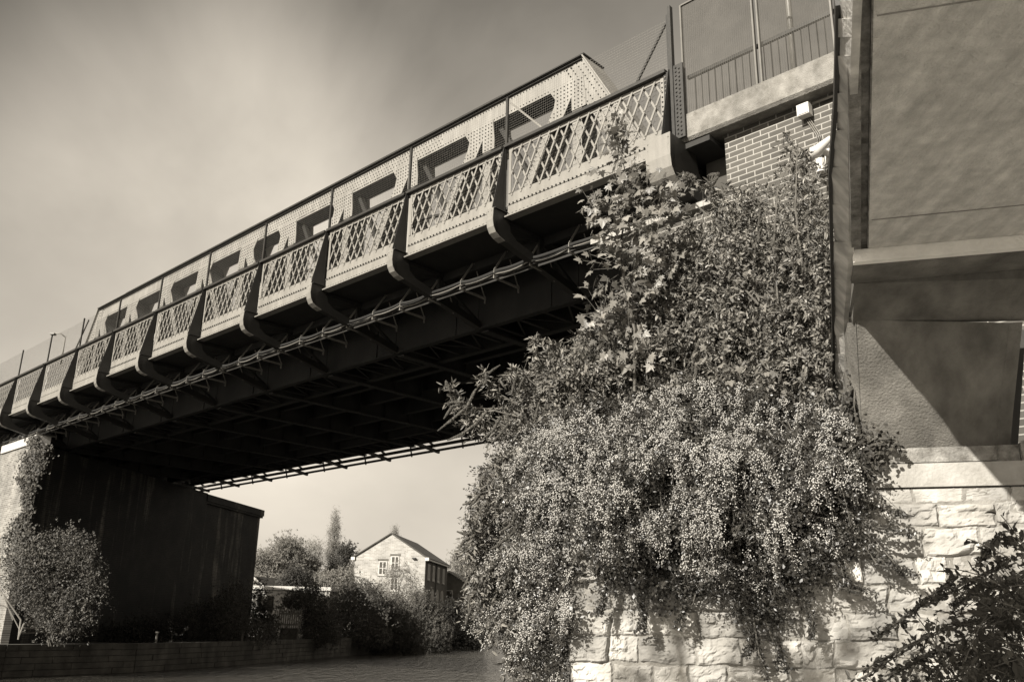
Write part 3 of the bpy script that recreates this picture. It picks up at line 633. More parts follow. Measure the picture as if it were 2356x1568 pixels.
b = MB(); b.hexa([W(.87, 8.365, 3.302), W(3.4, 8.365, 3.302), W(3.4, 8.85, 3.302), W(.87, 8.85, 3.302), W(.87, 8.365, 3.7), W(3.4, 8.365, 3.7), W(3.4, 8.85, 3.7), W(.87, 8.85, 3.7)])
b.hexa([W(.90, 8.86, 3.30), W(3.4, 8.86, 3.16), W(3.4, 9.45, 2.93), W(.90, 9.45, 3.075), W(.9, 8.86, 3.7), W(3.4, 8.86, 3.7), W(3.4, 9.8, 3.7), W(.9, 9.8, 3.7)])
b.build('crosshead', M['con'], rmp)
P_ = lambda x, y, m_: at(x, y, MM, m_)
fb = [P_(1986, 1034, 10.3), P_(2288, 1034, 10.3), P_(2322, 742, 9.4), P_(1970, 736, 9.4)]
bk = [p+MM*.55 for p in fb]
b = MB(); b.hexa([fb[0], fb[1], bk[1], bk[0], fb[3], fb[2], bk[2], bk[3]]); b.build('pier', M['con'], rmp)
b = MB(); b.hexa([fb[1]+T*.002, fb[1]+T*.14, bk[1]+T*.14, bk[1]+T*.002, fb[2]+T*.002-MM*0, fb[2]+T*.12, bk[2]+T*.12, bk[2]+T*.002]); b.build('pier_edge_rib', M['con'], rmp)
# ribbed side screen of the ramp, seen edge-on: upright boards
scr = [((1926, 1962), 0, 4.4), ((1925, 1958), 120, 4.95), ((1922, 1955), 230, 5.6), ((1915, 1952), 320, 6.3), ((1909, 1953), 395, 6.9), ((1911, 1953), 500, 7.6), ((1913, 1951), 600, 8.4), ((1915, 1946), 680, 9.2), ((1916, 1940), 745, 9.9), ((1917, 1950), 850, 10.8), ((1920, 1950), 985, 11.9)]
scr = [(a_, y_, m_*1.0) for a_, y_, m_ in scr]
def scr_at(u, y):
    for (xa, ya, ma), (xb, yb, mb) in zip(scr[:-1], scr[1:]):
        if ya <= y <= yb:
            k = (y-ya)/(yb-ya); return xa[0]+(xb[0]-xa[0])*k, xa[1]+(xb[1]-xa[1])*k, ma+(mb-ma)*k
    return scr[-1][0][0], scr[-1][0][1], scr[-1][2]
b = MB(); ys = np.linspace(0, 984, 24); side = MB()
for i in range(len(ys)-1):
    y0, y1 = ys[i], ys[i+1]
    xl0, xr0, m0 = scr_at(0, y0); xl1, xr1, m1_ = scr_at(0, y1)
    j = (i % 2)*.012
    a = P_(xl0+6, y0, m0+.25)-T*j; c = P_(xr0, y0, m0); d_ = P_(xr1, y1, m1_); e_ = P_(xl1+6+3*(i % 3 == 0), y1, m1_+.25)-T*j
    off = T*.05
    b.hexa([a, c, d_, e_, a+off, c+off, d_+off, e_+off])
pts = [at(2, 0, MM, 1)]*0
b.build('screen_board', M['screen'], rmp)['label'] = 'streaked pale boards of the ramp side'
b = MB()
for (xa, ya, ma), (xb, yb, mb) in zip(scr[:-1], scr[1:]): b.bar(P_(xa[0]+1, ya, ma+.3), P_(xb[0]+1, yb, mb+.3), .075, .03, T)
b.build('screen_top_rail', M['dark'], rmp)
# lit return of the pier between screen and slab
b = MB(); a0 = [P_(1950, 742, 9.6), P_(1969, 742, 9.41), P_(1985, 1030, 10.3), P_(1948, 1005, 10.7)]
b.hexa([a0[3], a0[2], a0[2]+MM*.5, a0[3]+MM*.5, a0[0], a0[1], a0[1]+MM*.5, a0[0]+MM*.5]); b.build('pier_return', M['con'], rmp)
# dark steel post right of the pier
b = MB(); b.bar(P_(2351, 760, 10.9), P_(2331, 1042, 10.9), .07, .07); tag(b.build('steel_post', M['dark']), 'dark leaning steel post between the concrete pier and the brick wall', 'post')
# ================================================================== far abutment
fa0 = np.array([-19.6, 36.5, 0]); NX = np.array([.9848, -.1736, 0])
def FA(k, d, z): return fa0+AX*k+NX*d+UZ*(z+HC)
fab = empty('far_abutment', FA(8, -3, -1.0), 'tall shade-darkened brick abutment and wing wall on the far bank under the bridge', 'abutment')
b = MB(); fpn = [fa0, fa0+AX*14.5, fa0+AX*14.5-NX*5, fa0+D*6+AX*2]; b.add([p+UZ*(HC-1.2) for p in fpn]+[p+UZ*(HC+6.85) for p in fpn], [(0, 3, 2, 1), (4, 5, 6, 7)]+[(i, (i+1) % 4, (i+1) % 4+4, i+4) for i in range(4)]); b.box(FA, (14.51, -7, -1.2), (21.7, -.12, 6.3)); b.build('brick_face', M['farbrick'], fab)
# sunlit end, facing along the outside of the bridge
b = MB(); e0 = fa0-AX*.02
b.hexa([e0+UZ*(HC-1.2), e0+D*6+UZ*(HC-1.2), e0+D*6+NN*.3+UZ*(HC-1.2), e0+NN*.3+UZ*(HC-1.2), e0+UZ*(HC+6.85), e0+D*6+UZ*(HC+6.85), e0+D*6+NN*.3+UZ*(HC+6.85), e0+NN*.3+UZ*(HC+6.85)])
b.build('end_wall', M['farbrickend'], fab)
b = MB(); e1 = e0-NN*.08
b.hexa([e1+UZ*(HC+6.86), e1+D*4.1+UZ*(HC+6.86), e1+D*4.1+NN*.6+UZ*(HC+6.86), e1+NN*.6+UZ*(HC+6.86), e1+UZ*(HC+7.2), e1+D*4.1+UZ*(HC+7.2), e1+D*4.1+NN*.6+UZ*(HC+7.2), e1+NN*.6+UZ*(HC+7.2)])
b.build('coping', M['white'], fab)
b = MB(); b.box(FA, (14.4, -7.1, 6.3), (21.85, .0, 6.42)); b.box(FA, (14.45, -7.1, 6.425), (21.9, .05, 6.8)); b.build('wing_coping', M['farbrick'], fab)
b = MB(); b.box(FA, (2.0, -2.5, 6.855), (14.3, -.9, 7.76)); b.build('bearing_curtain', M['farbrick'], fab)
# ================================================================== river wall of concrete blocks on the far bank
rw = empty('river_wall', V(-16, 40, -2.1), 'low mossy concrete block wall along the far river edge', 'wall')
wl = [(-60, 10), (-22.3, 26), (-17.9, 33.7), (-15.1, 38.4), (-13, 46.8), (-10.55, 63.5)]
b = MB(); seed = 0
for (x0, y0), (x1, y1) in zip(wl[:-1], wl[1:]):
    L_ = math.hypot(x1-x0, y1-y0); dx, dy = (x1-x0)/L_, (y1-y0)/L_; nx, ny = dy, -dx
    if L_ > 30: continue
    nr = 6
    for r_ in range(nr):
        z0 = -2.3+r_*.225; s = -rng.uniform(0, .8)
        while s < L_:
            ln = rng.uniform(1.2, 2.4); a = max(s, 0)+.012; c = min(s+ln, L_)-.012; off = rng.uniform(.06, .1)
            if c > a+.05:
                f = lambda u, v, z: np.array([x0+dx*u+nx*v, y0+dy*u+ny*v, z+HC])
                b.box(f, (a, -.4, z0+.012), (c, off, z0+.218))
            s += ln
b.build('blocks', M['blockwall'], rw)
# mooring posts on the wall
for i, (x, y) in enumerate(((377, 1470), (572, 1465), (622, 1462), (758, 1455))):
    zz = -1.02; r_ = ray(x, 1480); yy = (40.5, 46.9, 50.5, 60)[i]; xx = r_[0]/r_[1]*yy
    b = MB(); b.tube([V(xx-.35, yy, -1.02), V(xx-.35, yy, -.55)], .05, 8); b.tube([V(xx-.35, yy, -.56), V(xx-.35, yy, -.5)], .09, 8)
    tag(b.build('mooring_post', M['rail']), 'short mushroom topped mooring post on the far river wall', 'mooring post', 'mooring posts along the river wall')
# railings at the far left foot of the abutment
def railing(P, label, mids=2):
    o = empty('tube_railing', P[0][0], label, 'railing'); b = MB()
    b.tube([p[1] for p in P], .028, 6)
    for k in range(mids):
        u = (k+1)/(mids+1); b.tube([p[0]*u+p[1]*(1-u) for p in P], .018, 5)
    b.build('rail', M['steel'], o)
    for lo, hi in P: b = MB(); b.tube([lo, hi], .03, 6); b.build('post', M['steel'], o)
Y = np.array([0, 1., 0])
railing([(at(42, 1467, Y, 33.5), at(55, 1434, Y, 33.5)), (at(106, 1463, Y, 34.6), at(114, 1434, Y, 34.6))], 'low tubular railing in front of the bush at the river wall')
railing([(at(-14, 1420, Y, 33.3), at(-2, 1355, Y, 33.3)), (at(30, 1425, Y, 33.6), at(10, 1370, Y, 33.3)), (at(42, 1470, Y, 33.5), at(48, 1425, Y, 33.5))], 'sloping pale handrail of the steps at the left edge', 1)
# ================================================================== foliage tools
def basis(d):
    d = d/np.linalg.norm(d, axis=1)[:, None]; h = np.where(np.abs(d[:, 2:3]) > .9, np.array([[1., 0, 0]]), np.array([[0, 0, 1.]]))
    a = np.cross(d, h); a /= np.linalg.norm(a, axis=1)[:, None]; return d, a, np.cross(a, d)
def leaves(b, P, d, nrm, L_, wd, shape='oval', r=rng):
    """leaf blades at P pointing along d with face normal nrm"""
    n = len(P); d = d/np.linalg.norm(d, axis=1)[:, None]
    s = np.cross(d, nrm); s /= np.linalg.norm(s, axis=1)[:, None]+1e-9; nn_ = np.cross(s, d)
    L_ = np.broadcast_to(L_, (n,))[:, None]; wd = np.broadcast_to(wd, (n,))[:, None]
    if shape == 'quad':
        v = np.stack([P, P+d*L_*.5+s*wd*.5, P+d*L_, P+d*L_*.45-s*wd*.5], 1); f = np.array([[0, 1, 2, 3]]); k = 4
    elif shape == 'oval':
        v = np.stack([P, P+d*L_*.35+s*wd*.5+nn_*wd*.12, P+d*L_*.72+s*wd*.38+nn_*wd*.1, P+d*L_-nn_*wd*.15, P+d*L_*.72-s*wd*.38+nn_*wd*.1, P+d*L_*.35-s*wd*.5+nn_*wd*.12], 1)
        f = np.array([[0, 1, 2, 3], [0, 3, 4, 5]]); k = 6
    else:   # palmate, five pointed lobes
        an = np.array([180, 140, 120, 95, 72, 55, 38, 20, 0, -20, -38, -55, -72, -95, -120, -140])*math.pi/180
        rd = np.array([.08, .42, .3, .62, .38, .82, .45, .62, 1.0, .62, .45, .82, .38, .62, .3, .42])
        c = P+d*L_*.3; v = [c]
        for a_, r_ in zip(an, rd): v.append(c+(d*math.cos(a_)+s*math.sin(a_)*1.15)*L_*.68*r_+nn_*L_*(-.10*r_*r_))
        v = np.stack(v, 1); k = 17; f = np.array([[0, i, i % 16+1] for i in range(1, 17)])
    base = (np.arange(n)*k)[:, None, None]; b.v.append(v.reshape(-1, 3)); b.f.append((base+f[None]).reshape(-1, f.shape[1])+b.n); b.n += n*k
def rand_dirs(n): v = rng.normal(size=(n, 3)); return v/np.linalg.norm(v, axis=1)[:, None]
def sample_poly(poly, n, dens=None):
    poly = np.array(poly, float); lo, hi = poly.min(0), poly.max(0); out = []
    pl = [tuple(p) for p in poly]
    while len(out) < n:
        c = rng.uniform(lo, hi, (n, 2))
        for q in c:
            if inpoly(q, pl) and (dens is None or rng.random() < dens(q[0], q[1])): out.append(q)
            if len(out) >= n: break
    return np.array(out)
def twigs(b, roots, dirs, lens, nl, L_, wd, shape, droop=.3, face=None, spread=.9, stems=None, r0=.004, se=1):
    """leaves along curved twigs"""
    n = len(roots); dirs = dirs/np.linalg.norm(dirs, axis=1)[:, None]
    u = np.linspace(.08, 1, nl)[None, :, None]; cur = roots[:, None]+dirs[:, None]*lens[:, None, None]*u-UZ[None, None]*(droop*lens[:, None, None]*u*u)
    tg = dirs[:, None]-UZ[None, None]*(2*droop*u); tg = tg/np.linalg.norm(tg, axis=2)[..., None]
    P = cur.reshape(-1, 3); tg = np.broadcast_to(tg, cur.shape).reshape(-1, 3)
    m = len(P); side = rand_dirs(m); side -= tg*(side*tg).sum(1)[:, None]; side /= np.linalg.norm(side, axis=1)[:, None]
    d = tg*(1-spread*.5)+side*spread; nr = rand_dirs(m)*.8
    if face is not None: nr = nr+face[None]
    leaves(b, P+rng.normal(0, .006, (m, 3)), d, nr, L_*rng.uniform(.6, 1.2, m), wd*rng.uniform(.7, 1.2, m), shape)
    if stems is not None:
        for i in range(0, n, se): stems.tube(cur[i, ::max(1, nl//4)], r0, 3, False)
    return cur
# ------------------------------------------------------------------ pyracantha-like berry shrub draped over the stone wall
FACE = np.array([-.55, -.75, .35])
def depth_pyr(x, y):     # distance measured along MM: bulges out over the wall face
    t_ = (x-1312)/700
    e = 9.74 if y > 1055 else 9.74+(1055-y)/200*1.25
    if x < 1330: e += (1330-x)/240*1.6
    return e
pyr = empty('berry_bush', W(-.5, 10.4, 1.68), 'dense small leaved bush thick with pale berry clusters draped over the stone wall', 'bush')
poly = [(1110, 1075), (1200, 985), (1330, 930), (1470, 900), (1620, 870), (1760, 880), (1890, 925), (1960, 985), (1990, 1060), (1995, 1130), (1960, 1180), (1975, 1240), (1920, 1260), (1895, 1300), (1870, 1290), (1850, 1320), (1845, 1370), (1800, 1345), (1785, 1425), (1745, 1425), (1700, 1375), (1640, 1335), (1590, 1360), (1540, 1330), (1510, 1375), (1475, 1370), (1430, 1300), (1400, 1345), (1370, 1290), (1340, 1275), (1318, 1250), (1312, 1400), (1300, 1500), (1290, 1568), (1240, 1568), (1200, 1500), (1170, 1440), (1120, 1380), (1090, 1310), (1085, 1230), (1100, 1150)]
n1 = 3600
px = sample_poly(poly, n1)
def hollow(x, y):      # slow undulation of the bush surface: bosses and hollows
    return .5+.25*math.sin(x*.031+1.7*math.sin(y*.011+1))+.25*math.sin(y*.043+x*.012+1.3*math.sin(x*.017))
def place(px, dfun, jit, back):
    out = []
    for x, y in px:
        if y > 1050: back_ = min(back, .16)
        else: back_ = back
        m_ = dfun(x, y)+abs(rng.normal(0, jit))*1.0+rng.uniform(0, back_)-(hollow(x, y)-.35)*(.52 if y > 900 else .25); p = at(x, y, MM, m_); out.append(p)
    return np.array(out)
lf = MB(); stm = MB()
roots = place(px, depth_pyr, .06, .55)
dr = rand_dirs(n1)*.75+np.array([-.15, -.45, -.35]); ln = rng.uniform(.12, .3, n1)
cur = twigs(lf, roots, dr, ln, 14, .042, .017, 'quad', .35, FACE, .85)
px2 = sample_poly(poly, 2600); roots2 = place(px2, depth_pyr, .05, .25)
dr = rand_dirs(2600)*.8+np.array([-.1, -.5, -.2]); twigs(lf, roots2, dr, rng.uniform(.1, .25, 2600), 12, .04, .016, 'quad', .3, FACE, .9)
# darker inner growth against the wall
px3 = sample_poly(poly, 2600); r3 = place(px3, lambda x, y: depth_pyr(x, y)+(.04 if y > 1050 else .25), .03, .4); twigs(lf, r3, rand_dirs(2600), rng.uniform(.15, .3, 2600), 10, .06, .04, 'quad', .2, FACE, .9)
# trailing sprays beyond the mass
def spray(b, pts, m0, m1, n, L_, wd, shape='quad', st=None):
    P = np.array([at(x, y, MM, m0+(m1-m0)*k/(len(pts)-1)) for k, (x, y) in enumerate(pts)])
    k = np.linspace(0, len(P)-1.001, n); i = k.astype(int); f = (k-i)[:, None]; C = P[i]*(1-f)+P[i+1]*f; C = C+rng.normal(0, .012, C.shape)
    tg = P[i+1]-P[i]; tg /= np.linalg.norm(tg, axis=1)[:, None]; s_ = rand_dirs(n)
    leaves(b, C, tg*.4+s_, rand_dirs(n)*.7+FACE, L_*rng.uniform(.7, 1.2, n), wd, shape)
    if st is not None: st.tube(P, np.linspace(.012, .003, len(P)), 5, False)
for pts in ([(1940, 1130), (1990, 1150), (2040, 1170), (2085, 1182)], [(1950, 1170), (2000, 1205), (2060, 1222), (2100, 1228)], [(1960, 1210), (2010, 1240), (2060, 1300), (2095, 1320)], [(1930, 1200), (1985, 1255), (2030, 1290), (2060, 1302)],
            [(1905, 1240), (1925, 1290), (1950, 1330), (2000, 1368)], [(1880, 1230), (1900, 1300), (1930, 1345), (1970, 1352)], [(1850, 1380), (1870, 1420), (1860, 1460)], [(1760, 1430), (1790, 1490), (1800, 1540)], [(1735, 1430), (1752, 1500), (1760, 1560)], [(1560, 1360), (1570, 1400), (1565, 1440)], [(1400, 1340), (1385, 1380), (1380, 1420)], [(1470, 1380), (1480, 1420), (1476, 1448)], [(1700, 1400), (1715, 1440), (1730, 1480), (1725, 1510)]):
    for k in range(3): spray(lf, [(x+rng.uniform(-14, 14)*j/2, y+rng.uniform(-8, 8)) for j, (x, y) in enumerate(pts)], 9.7, 9.78-.1*k, 120, .042, .018, 'quad', stm)
ARC = []
pa = sample_poly([(1120, 1090), (1200, 1000), (1330, 940), (1470, 905), (1620, 880), (1760, 890), (1890, 935), (1960, 1000), (1970, 1090), (1920, 1150), (1850, 1200), (1760, 1260), (1640, 1235), (1520, 1235), (1400, 1180), (1290, 1200), (1270, 1450), (1190, 1450), (1110, 1350), (1095, 1230)], 620)
for x, y in pa:
    hz = hollow(x*1.25+90, y*1.15+30)
    if hz < .36 or (x > 1600 and y > 1100 and hz < .5): continue
    p0 = at(x, y, MM, depth_pyr(x, y)-(hollow(x, y)-.35)*.52-.02); a_ = rng.normal(0, .5)+(-.5 if x < 1300 else .35 if x > 1850 else 0)
    Lb = rng.uniform(.3, .62); u = np.linspace(0, 1, 26)[:, None]
    d0 = -MM*rng.uniform(.25, .5)+T*math.sin(a_)*.8+UZ*rng.uniform(-.1, .35)
    C = p0+d0*Lb*u-UZ*(Lb*rng.uniform(.75, 1.15)*u*u); ARC.append(C)
    stm.tube(C[::5], np.linspace(.005, .002, len(C[::5])), 3, False)
    CC = np.repeat(C, 3, 0)+rng.normal(0, .008, (78, 3)); leaves(lf, CC, rand_dirs(78)+np.array([0, 0, -.2]), rand_dirs(78)*.8+FACE, .04*rng.uniform(.6, 1.2, 78), .016, 'quad')
for k in range(170):
    x, y = pa[rng.integers(0, len(pa))]; p0 = at(x, y, MM, depth_pyr(x, y)-.1); d_ = rand_dirs(1)[0]; d_[1] = -abs(d_[1]); q = p0+d_*rng.uniform(.15, .5)
    stm.tube([p0, (p0+q)/2+UZ*.03, q], [.005, .004, .002], 3, False)
lf.build('foliage', M['leafA'], pyr)
# berries
bb = MB(); nb = 1300
pb = []
while len(pb) < nb:
    c = sample_poly(poly, 300)
    for x, y in c:
        d_ = .5+.5*math.sin(x*.021+1.3*math.sin(y*.013))*math.cos(y*.017+x*.006); wl_ = (1.0 if x < 1560 else .6)*(.25 if y < 960 else 1)
        if rng.random() < (.02+.98*d_**2.2*hollow(x, y)*1.5)*wl_: pb.append((x, y))
pb = np.array(pb[:nb]); ctr = place(pb, lambda x, y: depth_pyr(x, y)-.03, .03, .12)
ext = []
for q_, C_ in enumerate(ARC):
    if rng.random() < (.12 if C_[0] @ T < -.2 else .42): continue
    for k_ in range(3, 26, 3):
        if rng.random() < .8: ext.append(C_[k_]+rng.normal(0, .012, 3)-MM*.012)
ctr = np.concatenate([ctr, np.array(ext)]); nb = len(ctr)
oct_v = np.array([(1, 0, 0), (-1, 0, 0), (0, 1, 0), (0, -1, 0), (0, 0, 1), (0, 0, -1)], float); oct_f = np.array([(0, 2, 4), (2, 1, 4), (1, 3, 4), (3, 0, 4), (2, 0, 5), (1, 2, 5), (3, 1, 5), (0, 3, 5)])
nper = 13; C = np.repeat(ctr, nper, 0)+rng.normal(0, 1, (nb*nper, 3))*np.array([.024, .02, .024]); rr = rng.uniform(.0065, .0095, len(C))
v = (C[:, None]+oct_v[None]*rr[:, None, None]).reshape(-1, 3); bb.add(v, ((np.arange(len(C))*6)[:, None, None]+oct_f[None]).reshape(-1, 3))
tag(bb.build('berries', M['berry'], pyr, True), kind='stuff')
for pts in ([(1560, 1120), (1500, 1250), (1480, 1400)], [(1700, 1100), (1690, 1250), (1740, 1450)], [(1850, 1080), (1900, 1200), (1950, 1300)], [(1420, 1100), (1340, 1250), (1250, 1450)], [(1600, 1100), (1620, 1300), (1590, 1400)]):
    stm.tube([at(x, y, MM, 10.0-.1*k) for k, (x, y) in enumerate(pts)], [.02, .014, .006], 6, False)
stm.build('stems', M['bark'], pyr)
# ------------------------------------------------------------------ buddleia
bud = empty('buddleia_bush', W(-.2, 10.9, 1.68), 'big loose bush with drooping brown seed spikes growing from the wall top before the brick', 'bush')
def dep_b(x, y): return 10.9+(1000-y)/1000*.9+(0 if x > 1330 else (1330-x)/300*.6)
polyb = [(1150, 1010), (1180, 905), (1240, 850), (1330, 800), (1420, 690), (1480, 620), (1540, 555), (1620, 470), (1700, 455), (1790, 400), (1850, 340), (1895, 385), (1908, 600), (1912, 960), (1800, 930), (1600, 910), (1400, 940)]
db = lambda x, y: min(1, max(.05, (y-(400 if x > 1640 else 470))/260))*(.45+.75*hollow(x*1.3, y*1.2))*(1 if x < 1840 or y < 620 else .55)
n2 = 4300; pxb = sample_poly(polyb, n2, db); rb = place(pxb, dep_b, .1, 1.0)
lb = MB(); sb = MB()
drb = rand_dirs(n2)*.7+np.array([-.2, -.3, .15]); lnb = rng.uniform(.18, .4, n2)
twigs(lb, rb, drb, lnb, 11, .095, .026, 'oval', .55, FACE*.9, .75, sb, .0022, 3)
# small leaved fill
pxc = sample_poly(polyb, 5200, db); rc = place(pxc, dep_b, .1, 1.2); twigs(lb, rc, rand_dirs(5200), rng.uniform(.12, .3, 5200), 12, .055, .024, 'quad', .3, FACE*.8, .9)
# left arms reaching over the water
arms = [[(1180, 990), (1110, 950), (1060, 930), (1035, 880)], [(1190, 930), (1140, 900), (1110, 880), (1118, 850)], [(1200, 960), (1120, 940), (1065, 935), (1040, 925)], [(1260, 870), (1240, 820), (1232, 785)], [(1300, 840), (1285, 800), (1270, 790)], [(1180, 1000), (1110, 985), (1070, 965)], [(1250, 900), (1190, 850), (1165, 860)], [(1400, 800), (1350, 760), (1330, 772)]]
def arm(pts, m0, m1, n, dens=1):
    P = np.array([at(x, y, MM, m0+(m1-m0)*k/(len(pts)-1)) for k, (x, y) in enumerate(pts)])
    sb.tube(P, np.linspace(.014, .005, len(P)), 5, False)
    k = rng.uniform(.2, 1, n)*(len(P)-1.001); i = k.astype(int); f = (k-i)[:, None]; C = P[i]*(1-f)+P[i+1]*f
    twigs(lb, C, rand_dirs(n)+np.array([-.3, -.2, -.1]), rng.uniform(.06, .2, n), 7, .11, .024, 'oval', .5, FACE*.7, .8)
for a_ in arms: arm(a_, 11.2, 11.0, 26)
for x0, y0 in ((1150, 1060), (1110, 1120), (1095, 1190), (1080, 1250), (1100, 1320), (1150, 1420), (1190, 1500), (1230, 1540)):
    arm([(x0+90, y0-50), (x0+30, y0-20), (x0-10, y0+20)], 10.8, 10.6, 30)
polyl = [(1120, 1060), (1180, 1020), (1240, 1100), (1230, 1300), (1260, 1568), (1195, 1568), (1150, 1450), (1090, 1380), (1075, 1240), (1090, 1150)]
pxl = sample_poly(polyl, 700); rl = place(pxl, lambda x, y: 10.7, .1, .5); twigs(lb, rl, rand_dirs(700)+np.array([-.4, -.3, -.3]), rng.uniform(.12, .28, 700), 10, .075, .018, 'oval', .6, FACE*.8, .7)
lq = MB(); nq = 1100; pxq = sample_poly([(1420, 700), (1480, 600), (1560, 560), (1700, 520), (1890, 640), (1900, 960), (1600, 930), (1330, 900), (1180, 950), (1240, 850), (1340, 800)], nq); rq = place(pxq, lambda x, y: dep_b(x, y)-.25, .05, .3)
kq = np.array([hollow(x*1.7+40, y*1.5) for x, y in pxq]) > .5; rq = rq[kq]; twigs(lq, rq, rand_dirs(len(rq))+np.array([0, -.4, .2]), rng.uniform(.08, .22, len(rq)), 8, .07, .03, 'oval', .4, FACE*1.3, .8)
lq.build('young_shoots', M['leafC'], bud)
for a_ in ([(1700, 560), (1640, 470), (1600, 415), (1570, 408)], [(1600, 560), (1560, 470), (1545, 425)], [(1680, 540), (1645, 450), (1632, 408)], [(1790, 480), (1700, 440), (1640, 440)], [(1850, 470), (1820, 380), (1815, 300)], [(1870, 470), (1850, 400), (1860, 340)]): arm(a_, 11.6, 11.55, 22)
lb.build('foliage', M['leafB'], bud)
sb2 = sb
# big limbs
for pts, r_ in (([(1867, 1010), (1860, 930), (1853, 870), (1880, 760), (1900, 600), (1905, 480)], .05), ([(1853, 870), (1825, 820), (1790, 700), (1755, 610), (1700, 560), (1600, 470)], .035), ([(1880, 800), (1850, 650), (1830, 480), (1835, 330)], .022), ([(1800, 760), (1700, 650), (1560, 590), (1500, 560)], .018), ([(1820, 900), (1700, 880), (1550, 860), (1400, 830)], .02), ([(1790, 700), (1780, 560), (1790, 430), (1850, 300)], .014), ([(1760, 900), (1640, 760), (1520, 640)], .014), ([(1700, 900), (1500, 900), (1300, 930), (1180, 990)], .022)):
    sb.tube([at(x, y, MM, 11.2+.06*k) for k, (x, y) in enumerate(pts)], np.linspace(r_, r_*.35, len(pts)), 6, False)
for k in range(120):
    x, y = sample_poly(polyb, 1, db)[0]; a_ = rng.uniform(-1, 1); L2 = rng.uniform(50, 150)
    sb.tube([at(x, y, MM, dep_b(x, y)+.2), at(x+math.sin(a_)*L2*.5, y-math.cos(a_)*L2*.5, MM, dep_b(x, y)+.1), at(x+math.sin(a_+.2)*L2, y-math.cos(a_+.3)*L2, MM, dep_b(x, y))], [.005, .004, .002], 4, False)
sb.build('branches', M['bark'], bud)
def spikes(lst, parent, name):
    b = MB()
    for pts, m_, r_ in lst:
        P = np.array([at(x, y, MM, m_+.05*math.sin(x)) for x, y in pts]); k = np.linspace(0, len(P)-1.001, 40); i = k.astype(int); f = (k-i)[:, None]; C = P[i]*(1-f)+P[i+1]*f
        rad = np.interp(np.linspace(0, 1, 40), [0, .12, .7, 1], [.5, 1, .75, .15])*r_
        # bristly seed capsules round the axis
        for q_ in range(40):
            d_ = rand_dirs(9); cc = C[q_]+d_*rad[q_]*.8; v = (cc[:, None]+oct_v[None]*.0095).reshape(-1, 3); b.add(v, ((np.arange(9)*6)[:, None, None]+oct_f[None]).reshape(-1, 3))
        b.tube(C[::4], rad[::4]*.75, 6)
    return b.build(name, M['spike'], parent)
def curl(x, y, dx, dy, sag_=12): return [(x, y), (x+dx*.35, y+dy*.35-sag_*.2), (x+dx*.7, y+dy*.75+sag_*.1), (x+dx, y+dy)]
sp = [([(1095, 895), (1075, 935), (1040, 965), (1008, 990)], 10.9, .028), ([(1120, 945), (1095, 975), (1060, 1000), (1030, 1012)], 10.9, .028), ([(1070, 925), (1040, 935), (1030, 950), (1022, 962)], 10.9, .022),
      ([(1118, 880), (1120, 862), (1135, 850), (1150, 840)], 10.95, .018), ([(1036, 900), (1028, 884), (1026, 876)], 10.95, .03), ([(1060, 925), (1042, 925), (1024, 928)], 10.95, .014), ([(1228, 790), (1232, 774), (1240, 770), (1238, 780)], 11, .022),
      ([(1240, 780), (1255, 782), (1268, 792)], 11, .012), ([(1190, 860), (1182, 885), (1178, 905)], 10.95, .02), ([(1205, 870), (1195, 895), (1165, 905)], 10.95, .022), ([(1150, 960), (1135, 990), (1110, 1010)], 10.9, .022), ([(1170, 975), (1150, 1000), (1130, 1020)], 10.9, .02),
      ([(1545, 420), (1525, 415), (1512, 440)], 11.6, .04), ([(1600, 410), (1580, 400), (1560, 425), (1552, 455)], 11.6, .045), ([(1630, 405), (1652, 400), (1640, 430)], 11.6, .035), ([(1440, 745), (1400, 735), (1370, 720), (1332, 725)], 11.3, .02),
      ([(1470, 660), (1440, 690), (1430, 720)], 11.2, .02), ([(1660, 520), (1650, 560), (1655, 600)], 11.4, .025), ([(1735, 450), (1750, 480), (1745, 515)], 11.5, .022), ([(1870, 480), (1850, 500), (1835, 520)], 11.4, .025), ([(1600, 640), (1590, 680), (1600, 710)], 11.2, .022),
      ([(1110, 1130), (1085, 1155), (1065, 1160)], 10.7, .022), ([(1100, 1210), (1075, 1230), (1052, 1222)], 10.7, .018), ([(1100, 1320), (1080, 1350), (1060, 1360)], 10.7, .02), ([(1180, 1440), (1160, 1470), (1150, 1490)], 10.6, .02), ([(1090, 1390), (1075, 1420), (1072, 1435)], 10.7, .018)]
for k in range(80):
    x, y = sample_poly(polyb, 1, db)[0]; a_ = rng.uniform(-.9, .9); L2 = rng.uniform(30, 60); sp.append((curl(x, y, math.sin(a_)*L2, math.cos(a_)*L2), dep_b(x, y)-.02, rng.uniform(.016, .026)))
for k in range(26):
    x, y = sample_poly(polyl, 1)[0]; a_ = rng.uniform(-1.2, -.1); L2 = rng.uniform(30, 60); sp.append((curl(x, y, math.sin(a_)*L2, math.cos(a_)*L2), 10.6, rng.uniform(.014, .022)))
tag(spikes(sp, bud, 'seed_spikes'), kind='stuff')
